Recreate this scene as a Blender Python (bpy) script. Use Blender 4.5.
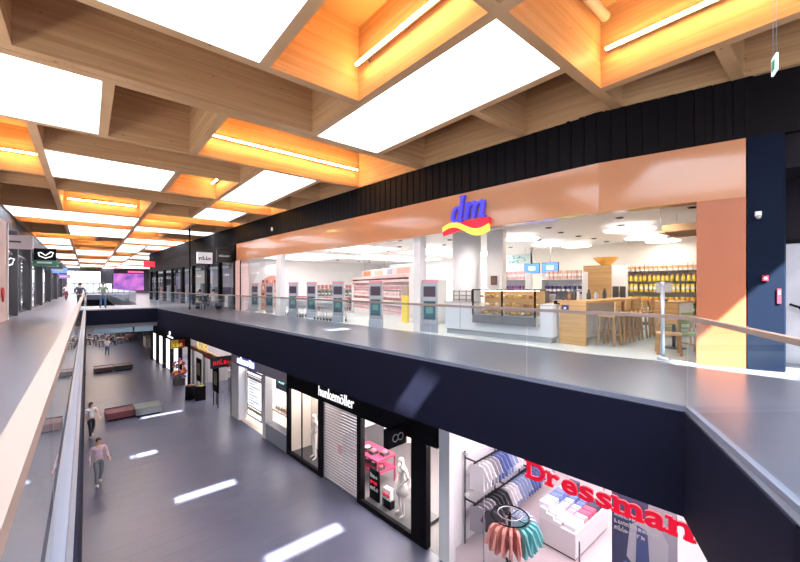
import bpy, bmesh, math, random
from mathutils import Vector, Matrix
random.seed(7)
for o in list(bpy.data.objects): bpy.data.objects.remove(o)
SC = bpy.context.scene
COL = SC.collection
PI = math.pi

# ------------------------------------------------------------------ camera, sky, sun, exposure
cam = bpy.data.cameras.new('camera'); cam.sensor_width = 36; cam.lens = 36*371/800
cam.shift_y = 5.5/800; cam.clip_start = .02; cam.clip_end = 400
co = bpy.data.objects.new('camera', cam); COL.objects.link(co)
TH = math.atan(313/371)
co.location = (0, 0, 1.5); co.rotation_euler = (PI/2, 0, -TH)
SC.camera = co
w = bpy.data.worlds.new('sky'); SC.world = w; w.use_nodes = True
w.node_tree.nodes['Background'].inputs[0].default_value = (.80, .90, 1, 1)
w.node_tree.nodes['Background'].inputs[1].default_value = 1.3
SUN = (.25, .80, -1.0)
sl = bpy.data.lights.new('sun', 'SUN'); sl.energy = 62; sl.angle = .012; sl.color = (1, .97, .92)
so = bpy.data.objects.new('sun', sl); COL.objects.link(so)
so.rotation_euler = Vector(SUN).to_track_quat('-Z', 'Y').to_euler()
so.location = (0, 0, 20)
vs = SC.view_settings
vs.view_transform = 'Standard'; vs.look = 'None'; vs.gamma = 1; vs.use_curve_mapping = False
vs.exposure = 0.55
SC.cycles.max_bounces = 8; SC.cycles.diffuse_bounces = 4; SC.cycles.glossy_bounces = 3
SC.cycles.transparent_max_bounces = 16
SC.cycles.sample_clamp_indirect = 6
SC.cycles.use_denoising = True

# ------------------------------------------------------------------ materials
MATS = {}
def mat(name, col, rough=.6, metal=0, emit=0, spec=.5, noise=None, bump=0, ecol=None, wpos=False):
    if name in MATS: return MATS[name]
    m = bpy.data.materials.new(name); m.use_nodes = True
    nt = m.node_tree; b = nt.nodes['Principled BSDF']
    b.inputs['Base Color'].default_value = (*col, 1); b.inputs['Roughness'].default_value = rough
    b.inputs['Metallic'].default_value = metal; b.inputs['Specular IOR Level'].default_value = spec
    if emit:
        b.inputs['Emission Color'].default_value = (*(ecol or col), 1); b.inputs['Emission Strength'].default_value = emit
    if noise:
        sc, amt = noise
        tc = nt.nodes.new('ShaderNodeTexCoord'); nz = nt.nodes.new('ShaderNodeTexNoise')
        nz.inputs['Scale'].default_value = sc; nz.inputs['Detail'].default_value = 5
        nt.links.new(nt.nodes.new('ShaderNodeNewGeometry').outputs['Position'] if wpos else tc.outputs['Object'], nz.inputs['Vector'])
        mx = nt.nodes.new('ShaderNodeMix'); mx.data_type = 'RGBA'
        mx.inputs[6].default_value = (*[c*(1-amt) for c in col], 1)
        mx.inputs[7].default_value = (*[min(1, c*(1+amt)) for c in col], 1)
        nt.links.new(nz.outputs[0], mx.inputs[0]); nt.links.new(mx.outputs[2], b.inputs['Base Color'])
        if bump:
            bp = nt.nodes.new('ShaderNodeBump'); bp.inputs['Strength'].default_value = bump; bp.inputs['Distance'].default_value = .02
            nt.links.new(nz.outputs[0], bp.inputs['Height']); nt.links.new(bp.outputs[0], b.inputs['Normal'])
    MATS[name] = m; return m

def wood(name, c1, c2, rough=.55, zs=9, knots=True, lo=.25):
    m = bpy.data.materials.new(name); m.use_nodes = True; nt = m.node_tree; b = nt.nodes['Principled BSDF']
    L = nt.links.new; N = nt.nodes.new
    tc = N('ShaderNodeTexCoord'); mp = N('ShaderNodeMapping'); mp.inputs['Scale'].default_value = (lo, lo, zs)
    L(tc.outputs['Object'], mp.inputs[0])
    nz = N('ShaderNodeTexNoise'); nz.inputs['Scale'].default_value = 1.6; nz.inputs['Detail'].default_value = 6; nz.inputs['Distortion'].default_value = .6
    L(mp.outputs[0], nz.inputs['Vector'])
    cr = N('ShaderNodeValToRGB'); cr.color_ramp.elements[0].position = .3; cr.color_ramp.elements[1].position = .7
    cr.color_ramp.elements[0].color = (*c1, 1); cr.color_ramp.elements[1].color = (*c2, 1)
    L(nz.outputs[0], cr.inputs[0]); out = cr.outputs[0]
    if knots:
        vo = N('ShaderNodeTexVoronoi'); vo.inputs['Scale'].default_value = 3.6
        mp2 = N('ShaderNodeMapping'); mp2.inputs['Scale'].default_value = (.8, .8, 1.6); L(tc.outputs['Object'], mp2.inputs[0]); L(mp2.outputs[0], vo.inputs['Vector'])
        r2 = N('ShaderNodeValToRGB'); r2.color_ramp.elements[0].position = .045; r2.color_ramp.elements[1].position = .085
        r2.color_ramp.elements[0].color = (.22, .13, .07, 1); r2.color_ramp.elements[1].color = (1, 1, 1, 1)
        L(vo.outputs[0], r2.inputs[0])
        mx = N('ShaderNodeMix'); mx.data_type = 'RGBA'; mx.blend_type = 'MULTIPLY'; mx.inputs[0].default_value = .8
        L(out, mx.inputs[6]); L(r2.outputs[0], mx.inputs[7]); out = mx.outputs[2]
    L(out, b.inputs['Base Color']); b.inputs['Roughness'].default_value = rough
    MATS[name] = m; return m

def glass(name, tint, ior=1.45, refl=(1, 1, 1), rough=0):
    m = bpy.data.materials.new(name); m.use_nodes = True; nt = m.node_tree; nt.nodes.remove(nt.nodes['Principled BSDF'])
    out = nt.nodes['Material Output']; mx = nt.nodes.new('ShaderNodeMixShader'); t = nt.nodes.new('ShaderNodeBsdfTransparent')
    g = nt.nodes.new('ShaderNodeBsdfGlossy'); fr = nt.nodes.new('ShaderNodeFresnel')
    t.inputs[0].default_value = (*tint, 1); g.inputs[0].default_value = (*refl, 1); g.inputs['Roughness'].default_value = rough; fr.inputs[0].default_value = ior
    gm = nt.nodes.new('ShaderNodeNewGeometry'); ml = nt.nodes.new('ShaderNodeMath'); ml.operation = 'MULTIPLY_ADD'   # no reflection from the inner side of the sheet
    ml.inputs[1].default_value = -1; ml.inputs[2].default_value = 1; nt.links.new(gm.outputs['Backfacing'], ml.inputs[0])
    m2 = nt.nodes.new('ShaderNodeMath'); m2.operation = 'MULTIPLY'; nt.links.new(fr.outputs[0], m2.inputs[0]); nt.links.new(ml.outputs[0], m2.inputs[1])
    nt.links.new(m2.outputs[0], mx.inputs[0]); nt.links.new(t.outputs[0], mx.inputs[1]); nt.links.new(g.outputs[0], mx.inputs[2]); nt.links.new(mx.outputs[0], out.inputs[0])
    MATS[name] = m; return m

WOOD = wood('glulam_wood', (.50, .27, .115), (.66, .405, .205))
OAK = wood('oak', (.50, .27, .10), (.66, .40, .18), knots=False)
OAKD = wood('oak_dark', (.36, .19, .08), (.48, .27, .12), knots=False)
RAILW = wood('rail_wood', (.23, .155, .130), (.29, .205, .178), knots=False, rough=.55, zs=3)
SKYW = mat('well_white', (.88, .88, .90), .7)
OPAL = mat('opal_glow', (.9, .9, .9), .5, emit=8, ecol=(.88, .94, 1))  # glow stands in for daylight through the skylights
LED = mat('warm_led', (1, .9, .7), .5, emit=62, ecol=(1, .57, .18))
BLACK = mat('black_cladding', (.006, .0045, .006), .65, spec=.12)
NAVY = mat('dark_fascia', (.010, .0102, .023), .6, spec=.06, noise=(1.5, .1))
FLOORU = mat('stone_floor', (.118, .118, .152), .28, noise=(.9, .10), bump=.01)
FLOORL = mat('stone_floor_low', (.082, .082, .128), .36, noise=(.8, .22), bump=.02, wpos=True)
ORANGE = mat('peach_gloss', (.57, .265, .14), .10, noise=(.7, .05), bump=.02, spec=.6)
ORANGE2 = mat('orange_paint', (.40, .115, .045), .4)
WHITE = mat('white_paint', (.82, .80, .80), .5)
WHITEW = mat('white_warm', (.80, .74, .70), .5)
SHOPF = mat('pale_floor', (.66, .70, .68), .25, noise=(2, .04))
GREY = mat('grey_metal', (.42, .42, .45), .35, metal=.6)
STEEL = mat('steel', (.62, .62, .66), .3, metal=.9)
DGREY = mat('dark_grey', (.07, .07, .075), .5)
PINK = mat('pink_panel', (.75, .52, .50), .5)
GLASS = glass('clear_glass', (.93, .965, .96), 1.35)
RGLASS = glass('rail_glass', (.89, .92, .93), 1.38)
SGLASS = glass('shop_glass', (.965, .97, .975), 1.30)
LAMPW = mat('lamp_white', (1, 1, 1), .5, emit=8, ecol=(1, .95, .89))
PANELS = mat('fill_soft', (1, 1, 1), .5, emit=2.8, ecol=(1, .92, .90))
LAMPR = mat('lamp_rim', (1, 1, 1), .5, emit=.5, ecol=(1, .97, .93))
PANELW = mat('fill_white', (1, 1, 1), .5, emit=5, ecol=(1, .95, .93))
PANELH = mat('fill_display', (1, 1, 1), .5, emit=16, ecol=(1, .93, .88))
PANELP = mat('fill_rose', (1, 1, 1), .5, emit=3.9, ecol=(1, .86, .90))
RED = mat('red_sign', (.62, .006, .02), .5, emit=.42, ecol=(.95, .008, .05))  # glow added to the colour so the red letters look brighter
BLUE = mat('blue_sign', (.06, .05, .55), .3, emit=.25, ecol=(.10, .08, .9))
YEL = mat('yellow_sign', (.95, .72, .08), .4, emit=.35)
def C(r, g, b, rough=.6): return mat('c_%.2f_%.2f_%.2f_%.1f' % (r, g, b, rough), (r, g, b), rough)

# ------------------------------------------------------------------ mesh helper
class MB:
    def __init__(s): s.v = []; s.f = []; s.m = []; s.sm = []
    def add(s, vs, fs, m=0, smooth=False):
        n = len(s.v); s.v += [tuple(p) for p in vs]
        for i, f in enumerate(fs):
            s.f.append([n+k for k in f]); s.m.append(m[i] if isinstance(m, (list, tuple)) else m); s.sm.append(smooth)
        return s
    def box(s, x0, x1, y0, y1, z0, z1, m=0):
        return s.prism([(x0, y0), (x1, y0), (x1, y1), (x0, y1)], z0, z1, m)
    def cbox(s, c, d, rz=0, m=0):
        a, b = d[0]/2, d[1]/2; cs, sn = math.cos(rz), math.sin(rz)
        P = [(c[0]+x*cs-y*sn, c[1]+x*sn+y*cs) for x, y in ((-a, -b), (a, -b), (a, b), (-a, b))]
        return s.prism(P, c[2]-d[2]/2, c[2]+d[2]/2, m)
    def prism(s, P, z0, z1, m=0, side=None):
        n = len(P); vs = [(x, y, z0) for x, y in P]+[(x, y, z1) for x, y in P]
        fs = [list(range(n))[::-1], list(range(n, 2*n))]+[[i, (i+1) % n, n+(i+1) % n, n+i] for i in range(n)]
        ms = [m, m]+[(side or {}).get(i, m) for i in range(n)]
        return s.add(vs, fs, ms)
    def obox(s, p, q, wd, ht, m=0, up=(0, 0, 1)):
        p, q = Vector(p), Vector(q); d = (q-p).normalized(); u = Vector(up)
        r = d.cross(u)
        if r.length < 1e-4: r = d.cross(Vector((1, 0, 0)))
        r.normalize(); u = r.cross(d)
        vs = []
        for e in (p, q):
            for a, b in ((-1, -1), (1, -1), (1, 1), (-1, 1)): vs.append(e+r*a*wd/2+u*b*ht/2)
        return s.add(vs, [[3, 2, 1, 0], [4, 5, 6, 7], [0, 1, 5, 4], [1, 2, 6, 5], [2, 3, 7, 6], [3, 0, 4, 7]], m)
    def tube(s, path, r, n=8, m=0, closed=False):
        pts = [Vector(p) for p in path]; N = len(pts); rings = []
        rr = r if isinstance(r, (list, tuple)) else [r]*N
        for i, p in enumerate(pts):
            a = pts[(i-1) % N] if (i or closed) else p; b = pts[(i+1) % N] if (i < N-1 or closed) else p
            d = (b-a).normalized(); u = Vector((0, 0, 1)) if abs(d.z) < .95 else Vector((1, 0, 0))
            x = d.cross(u).normalized(); y = d.cross(x)
            rings.append([p+x*rr[i]*math.cos(2*PI*k/n)+y*rr[i]*math.sin(2*PI*k/n) for k in range(n)])
        vs = [v for g in rings for v in g]; fs = []
        for i in range(N if closed else N-1):
            j = (i+1) % N
            for k in range(n): fs.append([i*n+k, i*n+(k+1) % n, j*n+(k+1) % n, j*n+k])
        if not closed: fs += [list(range(n))[::-1], list(range((N-1)*n, N*n))]
        return s.add(vs, fs, m, True)
    def lathe(s, prof, c=(0, 0, 0), n=16, m=0, sx=1, sy=1):
        vs = []; fs = []
        for r, z in prof:
            for k in range(n): vs.append((c[0]+sx*r*math.cos(2*PI*k/n), c[1]+sy*r*math.sin(2*PI*k/n), c[2]+z))
        for i in range(len(prof)-1):
            for k in range(n): fs.append([i*n+k, i*n+(k+1) % n, (i+1)*n+(k+1) % n, (i+1)*n+k])
        fs += [list(range(n))[::-1], list(range((len(prof)-1)*n, len(prof)*n))]
        return s.add(vs, fs, m, True)
    def ball(s, c, r, m=0, n=10, k=7):
        r = r if isinstance(r, (list, tuple)) else (r, r, r)
        pr = [(max(.001, math.sin(PI*i/k)), -math.cos(PI*i/k)) for i in range(k+1)]
        st = len(s.v); s.lathe(pr, (0, 0, 0), n, m)
        for i in range(st, len(s.v)):
            x, y, z = s.v[i]; s.v[i] = (c[0]+x*r[0], c[1]+y*r[1], c[2]+z*r[2])
        return s
    def vpoly(s, P, y0, y1, m=0):      # polygon in local x,z extruded along y
        n = len(P); vs = [(x, y0, z) for x, z in P]+[(x, y1, z) for x, z in P]
        fs = [list(range(n)), list(range(n, 2*n))[::-1]]+[[i, n+i, n+(i+1) % n, (i+1) % n] for i in range(n)]
        return s.add(vs, fs, m)
    def mesh(s, name, mats):
        me = bpy.data.meshes.new(name); me.from_pydata(s.v, [], s.f)
        for m in (mats if isinstance(mats, (list, tuple)) else [mats]): me.materials.append(m)
        me.polygons.foreach_set('material_index', s.m); me.polygons.foreach_set('use_smooth', s.sm)
        bm = bmesh.new(); bm.from_mesh(me); bmesh.ops.recalc_face_normals(bm, faces=bm.faces); bm.to_mesh(me); bm.free()
        return me
    def build(s, name, mats, parent=None, loc=(0, 0, 0), rz=0):
        return link(name, s.mesh(name, mats), parent, loc, rz)
def link(name, data, parent=None, loc=(0, 0, 0), rz=0):
    o = bpy.data.objects.new(name, data); COL.objects.link(o); o.location = loc; o.rotation_euler = (0, 0, rz)
    if parent: o.parent = parent
    return o
def tag(o, label, cat, group=None):
    o['label'] = label; o['category'] = cat
    if group: o['group'] = group
    return o
def thing(name, label, cat, loc=(0, 0, 0), rz=0, group=None): return tag(link(name, None, None, loc, rz), label, cat, group)
def st(o, label=None):
    o['kind'] = 'structure'
    if label: o['label'] = label
    return o
def kids(o): return [c for c in o.children]
def dup(o, loc, rz=None, label=None, group=None):
    def rec(a, par):
        c = a.copy(); COL.objects.link(c); c.parent = par
        for k in KID.get(a.name, [x for x in bpy.data.objects if x.parent == a]): rec(k, c)
        return c
    c = rec(o, None); c.location = loc
    if rz is not None: c.rotation_euler = (0, 0, rz)
    if label: c['label'] = label
    if group: c['group'] = group
    return c
KID = {}
def remember(o):
    ch = [x for x in bpy.data.objects if x.parent == o]; KID[o.name] = ch
    for x in ch: remember(x)
    return o

RZ = math.atan(.0614); CR, SR = math.cos(RZ), math.sin(RZ)
def W(o, t, s, z=None):               # frame along the slanted right-hand building line
    x, y = o+t*CR-s*SR, t*SR+s*CR
    return (x, y) if z is None else (x, y, z)
DM, LS, VE = 8.76, 7.59, 5.56         # upper shop front, lower shop front, void edge
ZL = -5.7

def text(name, s, size, mats, parent=None, loc=(0, 0, 0), rz=0, ext=.02, shear=0, off=0, sx=1, spacing=1, align='LEFT'):
    cu = bpy.data.curves.new(name, 'FONT'); cu.body = s; cu.size = size; cu.extrude = ext; cu.shear = shear; cu.offset = off
    cu.space_character = spacing; cu.align_x = align; cu.resolution_u = 4
    t = bpy.data.objects.new('tmp', cu); COL.objects.link(t); dg = bpy.context.evaluated_depsgraph_get()
    me = bpy.data.meshes.new_from_object(t.evaluated_get(dg)); bpy.data.objects.remove(t)
    me.name = name; me.materials.clear(); me.materials.append(mats)
    for v in me.vertices: v.co = Vector((v.co.x*sx, -v.co.z, v.co.y))      # stand it up: reads along +x, faces -y
    o = link(name, me, parent, loc, rz); return o

# ================================================================== STRUCTURE
FR = lambda y: (8.76-.0614*y) if y >= 3.4 else 8.551+(3.4-y)*.2604      # right facade line
void = [(-.06, 30.1), (3.72, 30.3), (5.50, 1.2), (3.42, .16), (-.06, -1.58)]
# upper floor, built round the opening
mb = MB()
for P in ([(-3.1, -8), (-.06, -8), (-.06, 30.1), (-3.1, 30.1)],
          [(-3.1, 30.1), (-.06, 30.1), (3.72, 30.3), (22, 30.3), (22, 37), (-3.1, 37)],
          [(-3.1, 37), (-.06, 37), (-.06, 88), (-3.1, 88)], [(3.0, 37), (22, 37), (22, 88), (3.0, 88)], [(-3.1, 88), (22, 88), (22, 100), (-3.1, 100)],
          [(3.72, 30.3), (5.50, 1.2), (22, 1.2), (22, 30.3)],
          [(5.50, 1.2), (3.42, .16), (-.06, -1.58), (-.06, -8), (22, -8), (22, 1.2)]):
    mb.prism(P, -.9, 0, 0)
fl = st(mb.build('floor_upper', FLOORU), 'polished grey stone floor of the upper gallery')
# fascia panels round the void
def wallseg(mb, p, q, z0, z1, th, m=0):
    p, q = Vector(p), Vector(q); d = (q-p).normalized(); n = Vector((-d.y, d.x))*th; p, q = p-n*.08-d*.02, q-n*.08+d*.02
    mb.prism([tuple(p), tuple(q), tuple(q+n), tuple(p+n)], z0, z1, m)
fas = MB(); wallseg(fas, void[2], void[1], -1.27, -.012, -.25); ft = st(fas.build('trim_1', NAVY), 'dark fascia along the shop side of the opening')
fas = MB(); wallseg(fas, void[3], void[2], -1.27, -.012, -.25); wallseg(fas, void[4], void[3], -1.27, -.012, -.25); st(fas.build('trim_2', NAVY), 'dark fascia at the near corner of the opening')
fas = MB(); wallseg(fas, void[0], void[4], -1.27, -.012, -.25); st(fas.build('trim_3', NAVY), 'dark fascia below the left balustrade')
fas = MB(); wallseg(fas, void[1], void[0], -.93, -.012, -.25); st(fas.build('trim_4', NAVY), 'dark fascia of the footbridge')
# soffit
mb = MB()
for P in ([(-8, -8), (-.31, -8), (-.31, 30.35), (-8, 30.35)], [(-8, 30.55), (22, 30.55), (22, 36.9), (-8, 36.9)], [(-8, 36.9), (-.1, 36.9), (-.1, 88), (-8, 88)], [(3.1, 36.9), (22, 36.9), (22, 88), (3.1, 88)],
          [(3.97, 30.3), (5.75, 1.05), (22, 1.05), (22, 30.3)], [(5.75, .95), (3.5, -.1), (-.06, -1.9), (-.06, -8), (22, -8), (22, .95)]):
    mb.prism(P, -1.2, -.92)
st(mb.build('ceiling_lower', mat('soffit', (.5, .48, .5), .6)), 'grey soffit over the lower level')
# lower floor
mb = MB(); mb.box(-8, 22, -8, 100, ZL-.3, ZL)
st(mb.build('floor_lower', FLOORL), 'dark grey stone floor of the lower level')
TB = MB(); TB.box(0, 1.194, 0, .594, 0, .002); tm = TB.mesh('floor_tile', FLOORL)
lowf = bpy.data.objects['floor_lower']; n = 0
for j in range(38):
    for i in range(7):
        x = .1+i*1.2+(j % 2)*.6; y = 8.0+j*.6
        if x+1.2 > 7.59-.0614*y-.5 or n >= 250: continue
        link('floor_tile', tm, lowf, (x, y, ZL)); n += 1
# walls
mb = MB(); mb.box(-3.5, -3.1, -8, 100, 4.35, 5.32); wl = st(mb.build('wall_left_band', mat('band_navy', (.035, .033, .05), .5)), 'dark band above the left shops')
mb = MB(); mb.box(-6.5, -6.1, 20, 100, 0, 4.35); st(mb.build('wall_left', C(.30, .28, .30)), 'rear wall of the left shops')
mb = MB(); mb.box(-8, -7.7, -8, 100, ZL, -1.2); st(mb.build('wall_lower_left', C(.35, .33, .35)))
mb = MB(); mb.box(-7, 24, 100, 100.4, ZL, 7.2); wf = st(mb.build('wall_back', mat('end_wall', (.045, .043, .055), .6)), 'dark end wall of the mall')
# black band over the right shops
mb = MB(); P0 = [(FR(y)+.06, y) for y in (-8, 3.4, 52)]; P1 = [(FR(y)+.45, y) for y in (52, 3.4, -8)]
mb.prism([P0[0], P0[1], P1[1], P1[2]], 4.2, 5.32); mb.prism([P0[1], P0[2], P1[0], P1[1]], 4.2, 5.32)
wr = st(mb.build('wall_right_band', BLACK), 'black ribbed cladding band above the upper shops')
PB = MB(); PB.box(0, .07, .006, .274, 4.2, 5.32); PB.box(-.012, 0, .03, .11, 4.2, 5.32); pm = PB.mesh('cladding_panel', BLACK)
y = 1.0
while y < 3.3:
    link('cladding_panel', pm, wr, (FR(y), y, 0), math.atan(-.2604)*-1+0); y += .28*.968
y = 3.42
while y < 52:
    link('cladding_panel', pm, wr, (FR(y), y, 0), RZ); y += .28

# ------------------------------------------------------------------ timber grid ceiling
ZB, ZT = 5.3, 6.8
# roof deck with slots is assembled from the cells; outer margins closed here, run on unseen behind the camera to block sun
mb = MB(); mb.box(-8, -3.1, -14, 100.4, ZB+.02, ZB+.15); mb.box(-8, 24, -14, -8, ZB+.02, ZB+.15)
mb.prism([(FR(-8)+.4, -8), (24, -8), (24, 100.4), (12.2, 100.4), (12.2, 52), (FR(52)+.4, 52), (FR(3.4)+.4, 3.4)], ZB+.02, ZB+.15)
ceil = st(mb.build('ceiling', mat('roof_dark', (.05, .045, .05), .7)), 'exposed timber grid ceiling with skylight wells and lit coffers')
SUN_SLOTS = [(.42, 2.62, -.75, -.28), (-.9, 1.0, 4.0, 4.45), (-2.4, -.85, 8.85, 9.3), (-.9, 1.0, 14.26, 14.6),  # made-up clear gaps, set back along the sun so its patches land
         (3.14, 3.40, -.85, -.20), (6.9, 8.2, -5.2, -3.45), (4.52, 5.35, 5.4, 5.95)]
def xr(v, y): return FR(y)+.05 if v is None else v
LEDTHINGS = []
def tube_light(p, q, face, label):
    p, q = Vector(p), Vector(q); mid = (p+q)/2; L = (q-p).length; ang = math.atan2((q-p).y, (q-p).x)
    t = thing('tube_light', label, 'lamp', mid, ang, 'LED tubes in the timber coffers')
    s = face
    m = MB(); m.box(-L/2, L/2, min(-.03*s, .0), max(-.03*s, .0), -.035, .03); m.build('housing', GREY, t)
    m = MB(); m.tube([(-L/2+.01, .03*s, -.012), (L/2-.01, .03*s, -.012)], .028, 8); m.build('tube', LED, t)
    for e in (-L/2+.25, L/2-.25):
        m = MB(); m.cbox((e, -.085*s, 0), (.04, .11, .03)); m.build('bracket', GREY, t)
ncell = 0
def cell(x0, x1, y0, y1, kind, led=None, hy0=.095, hy1=.095):
    global ncell; ncell += 1
    a0, a1 = xr(x0, y0), xr(x0, y1); b0, b1 = xr(x1, y0), xr(x1, y1)
    h = .095
    lx = lambda y: a0+(a1-a0)*(y-y0)/(y1-y0); rx = lambda y: b0+(b1-b0)*(y-y0)/(y1-y0)
    mats = [WOOD, SKYW if kind == 'w' else WOOD]
    ya, yb = y0+hy0, y1-hy1
    for P, side in (([(a0, y0), (b0, y0), (rx(ya), ya), (lx(ya), ya)], 2), ([(lx(yb), yb), (rx(yb), yb), (b1, y1), (a1, y1)], 0),
                    ([(lx(ya), ya), (lx(ya)+h, ya), (lx(yb)+h, yb), (lx(yb), yb)], 1), ([(rx(ya)-h, ya), (rx(ya), ya), (rx(yb), yb), (rx(yb)-h, yb)], 3)):
        m = MB(); m.prism(P, ZB, ZT+.25, 0, {side: 1}); m.build('beam', mats, ceil)
    if kind == 'w':
        sl = [s for s in SUN_SLOTS if s[0] < b0 and s[1] > a0 and s[2] > y0-.01 and s[3] < y1+.01]
        m = MB(); z0, z1 = ZT+.2, ZT+.25
        xa, xb = a0+h, min(b0, b1)-h
        gx = sorted({xa, xb}|{min(max(q, xa), xb) for a in sl for q in a[:2]}); gy = sorted({ya, yb}|{min(max(q, ya), yb) for a in sl for q in a[2:]})
        for p0, p1 in zip(gx, gx[1:]):
            for q0, q1 in zip(gy, gy[1:]):
                hit = any(a[0] < (p0+p1)/2 < a[1] and a[2] < (q0+q1)/2 < a[3] for a in sl)
                if hit: MB().box(p0, p1, q0, q1, z0+.02, z0+.03).build('sun_slot_pane', GLASS, ceil)
                else: m.box(p0, p1, q0, q1, z0, z1)
        m.build('skylight_pane', OPAL, ceil)
        if y0 < 32 and not sl:
            m = MB(); k = max(1, int((yb-ya)/1.3))
            for i in range(1, k): m.box(xa, xb, ya+(yb-ya)*i/k-.03, ya+(yb-ya)*i/k+.03, z0-.16, z0-.002)
            if k > 1: m.build('glazing_bar', SKYW, ceil)
    else:
        m = MB(); m.prism([(lx(ya)+h, ya), (rx(ya)-h, ya), (rx(yb)-h, yb), (lx(yb)+h, yb)], ZT, ZT+.12); m.build('deck_board', WOOD, ceil)
    if kind == 'o':
        z = ZB+.62; far = 'near' if y0 < 9 else ('middle' if y0 < 26 else 'distant')
        if led == 'x': tube_light((rx(y0)-h-.14, ya+.15, z), (rx(y1)-h-.14, yb-.15, z), 1, LEDL(y0, 'running along the hall', x0))
        else: tube_light((lx(yb)+.25, yb-.14, z), (rx(yb)-.25, yb-.14, z), -1, LEDL(y0, 'running across the hall', x0))
_led = {}
NEARLED = {(4.35, -1.9): 'warm LED tube in the orange coffer at the top right corner', (2.33, 3.05): 'warm LED tube in the orange coffer left of the long white skylight',
    (2.33, 8.6): 'longest warm LED tube, crossing the wide orange coffer in the middle', (-3.1, 12.0): 'warm LED tube in the orange coffer at the left picture edge',
    (2.33, 14.2): 'short warm LED tube running away from the viewer in the middle orange coffer', (4.35, 17.6): 'warm LED tube beside the black band behind the middle white skylight',
    (-1, 19.7): 'warm LED tube in the orange coffer in front of the widest white strip', (2.33, 23.1): 'warm LED tube across the hall one coffer before the slim black post',
    (2.33, 25.2): 'warm LED tube in the coffer just beyond the slim black post', (-3.1, 28.6): 'warm LED tube in the orange strip behind the widest white strip'}
def LEDL(y, way, x):
    return NEARLED.get((x, round(y, 2) if (x, round(y, 2)) in NEARLED else round(y, 1)), 'warm LED tube %s in a small distant orange timber coffer' % way)
B = .2
for c in [(-3.1, -1, -8, -2.5, 'b'), (-1, 4.35, -8, -2.5, 'w'), (4.35, None, -8, -1.9, 'w'),  # out-of-view skylights, here and next row, added so sun hits pillar and fascia
    (-3.1, -1, -2.5, 3.05, 'b'), (-1, 4.35, -2.5, 1.4, 'w'), (-1, 4.35, 1.4, 3.05, 'b'), (4.35, 7.62, -1.9, 3.05, 'o', 'x'),
    (7.62, None, -1.9, 1.21, 'b'), (7.62, None, 1.21, 3.05, 'b'),
    (-3.1, -1, 3.05, 6.45, 'w'), (-1, 2.33, 3.05, 6.45, 'w'), (2.33, 4.35, 3.05, 6.45, 'o', 'x'),
    (-3.1, -1, 6.45, 8.6, 'b', None, .095, B), (-1, 4.35, 6.45, 8.6, 'b', None, .095, B), (4.35, 6.4, 3.05, 8.6, 'w'), (6.4, None, 3.05, 5.15, 'b'), (6.4, None, 5.15, 8.6, 'b'),
    (-3.1, .31, 8.615, 12.03, 'w', None, B), (.31, 2.33, 8.615, 12.03, 'b', None, B), (2.33, None, 8.615, 12.03, 'o', 'y', B),
    (-3.1, -1, 12.03, 17.55, 'o', 'y'), (-1, 4.35, 12.03, 14.15, 'b'), (-1, 2.33, 14.15, 17.55, 'w'), (2.33, 4.35, 14.15, 17.55, 'o', 'x'), (4.35, 6.4, 12.03, 17.55, 'w'),
    (6.4, None, 12.03, 14.8, 'b'), (6.4, None, 14.8, 17.55, 'b'),
    (-3.1, -1, 17.55, 19.7, 'b'), (-1, 4.35, 17.55, 19.7, 'b', None, .095, .095), (4.35, None, 17.55, 19.7, 'o', 'y'),
    (-3.1, -1, 19.7, 25.2, 'b'), (-1, 2.33, 19.7, 25.2, 'o', 'y'), (2.33, 4.35, 19.7, 23.1, 'b'), (4.35, 6.4, 19.7, 23.1, 'w'), (6.4, None, 19.7, 23.1, 'b'),
    (2.33, None, 23.1, 25.2, 'o', 'y'), (-3.1, 2.33, 25.2, 28.65, 'w'), (2.33, 5.0, 25.2, 28.65, 'o', 'y'), (5.0, None, 25.2, 28.65, 'b'),
    (-3.1, 2.33, 28.65, 30.8, 'o', 'y'), (2.33, None, 28.65, 30.8, 'w'), (-3.1, -1, 30.8, 36.3, 'b'), (-1, 2.33, 30.8, 36.3, 'w'), (2.33, 4.35, 30.8, 34.2, 'o', 'y'), (4.35, None, 30.8, 34.2, 'b'),
    (2.33, None, 34.2, 36.3, 'o', 'y'), (-3.1, .6, 36.3, 39.8, 'o', 'y'), (.6, 2.33, 36.3, 39.8, 'b'), (2.33, None, 36.3, 39.8, 'w'),
    (-3.1, -1, 39.8, 41.9, 'w'), (-1, 2.33, 39.8, 41.9, 'o', 'y'), (2.33, None, 39.8, 41.9, 'o', 'y')]:
    cell(*c)
y = 41.9; k = 0; pat = ['woww', 'obwo', 'wowb', 'owow', 'bwoo', 'owbw']
while y < 99:
    y2 = min(100, y+(3.45 if k % 2 == 0 else 2.1)); p = pat[k % 6]
    right = None if y2 < 51 else 12.2
    for (a, b), t in zip(((-3.1, -1), (-1, 2.33), (2.33, 4.35), (4.35, right)), p): cell(a, b, y, y2, t, 'y')
    y = y2; k += 1

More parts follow.
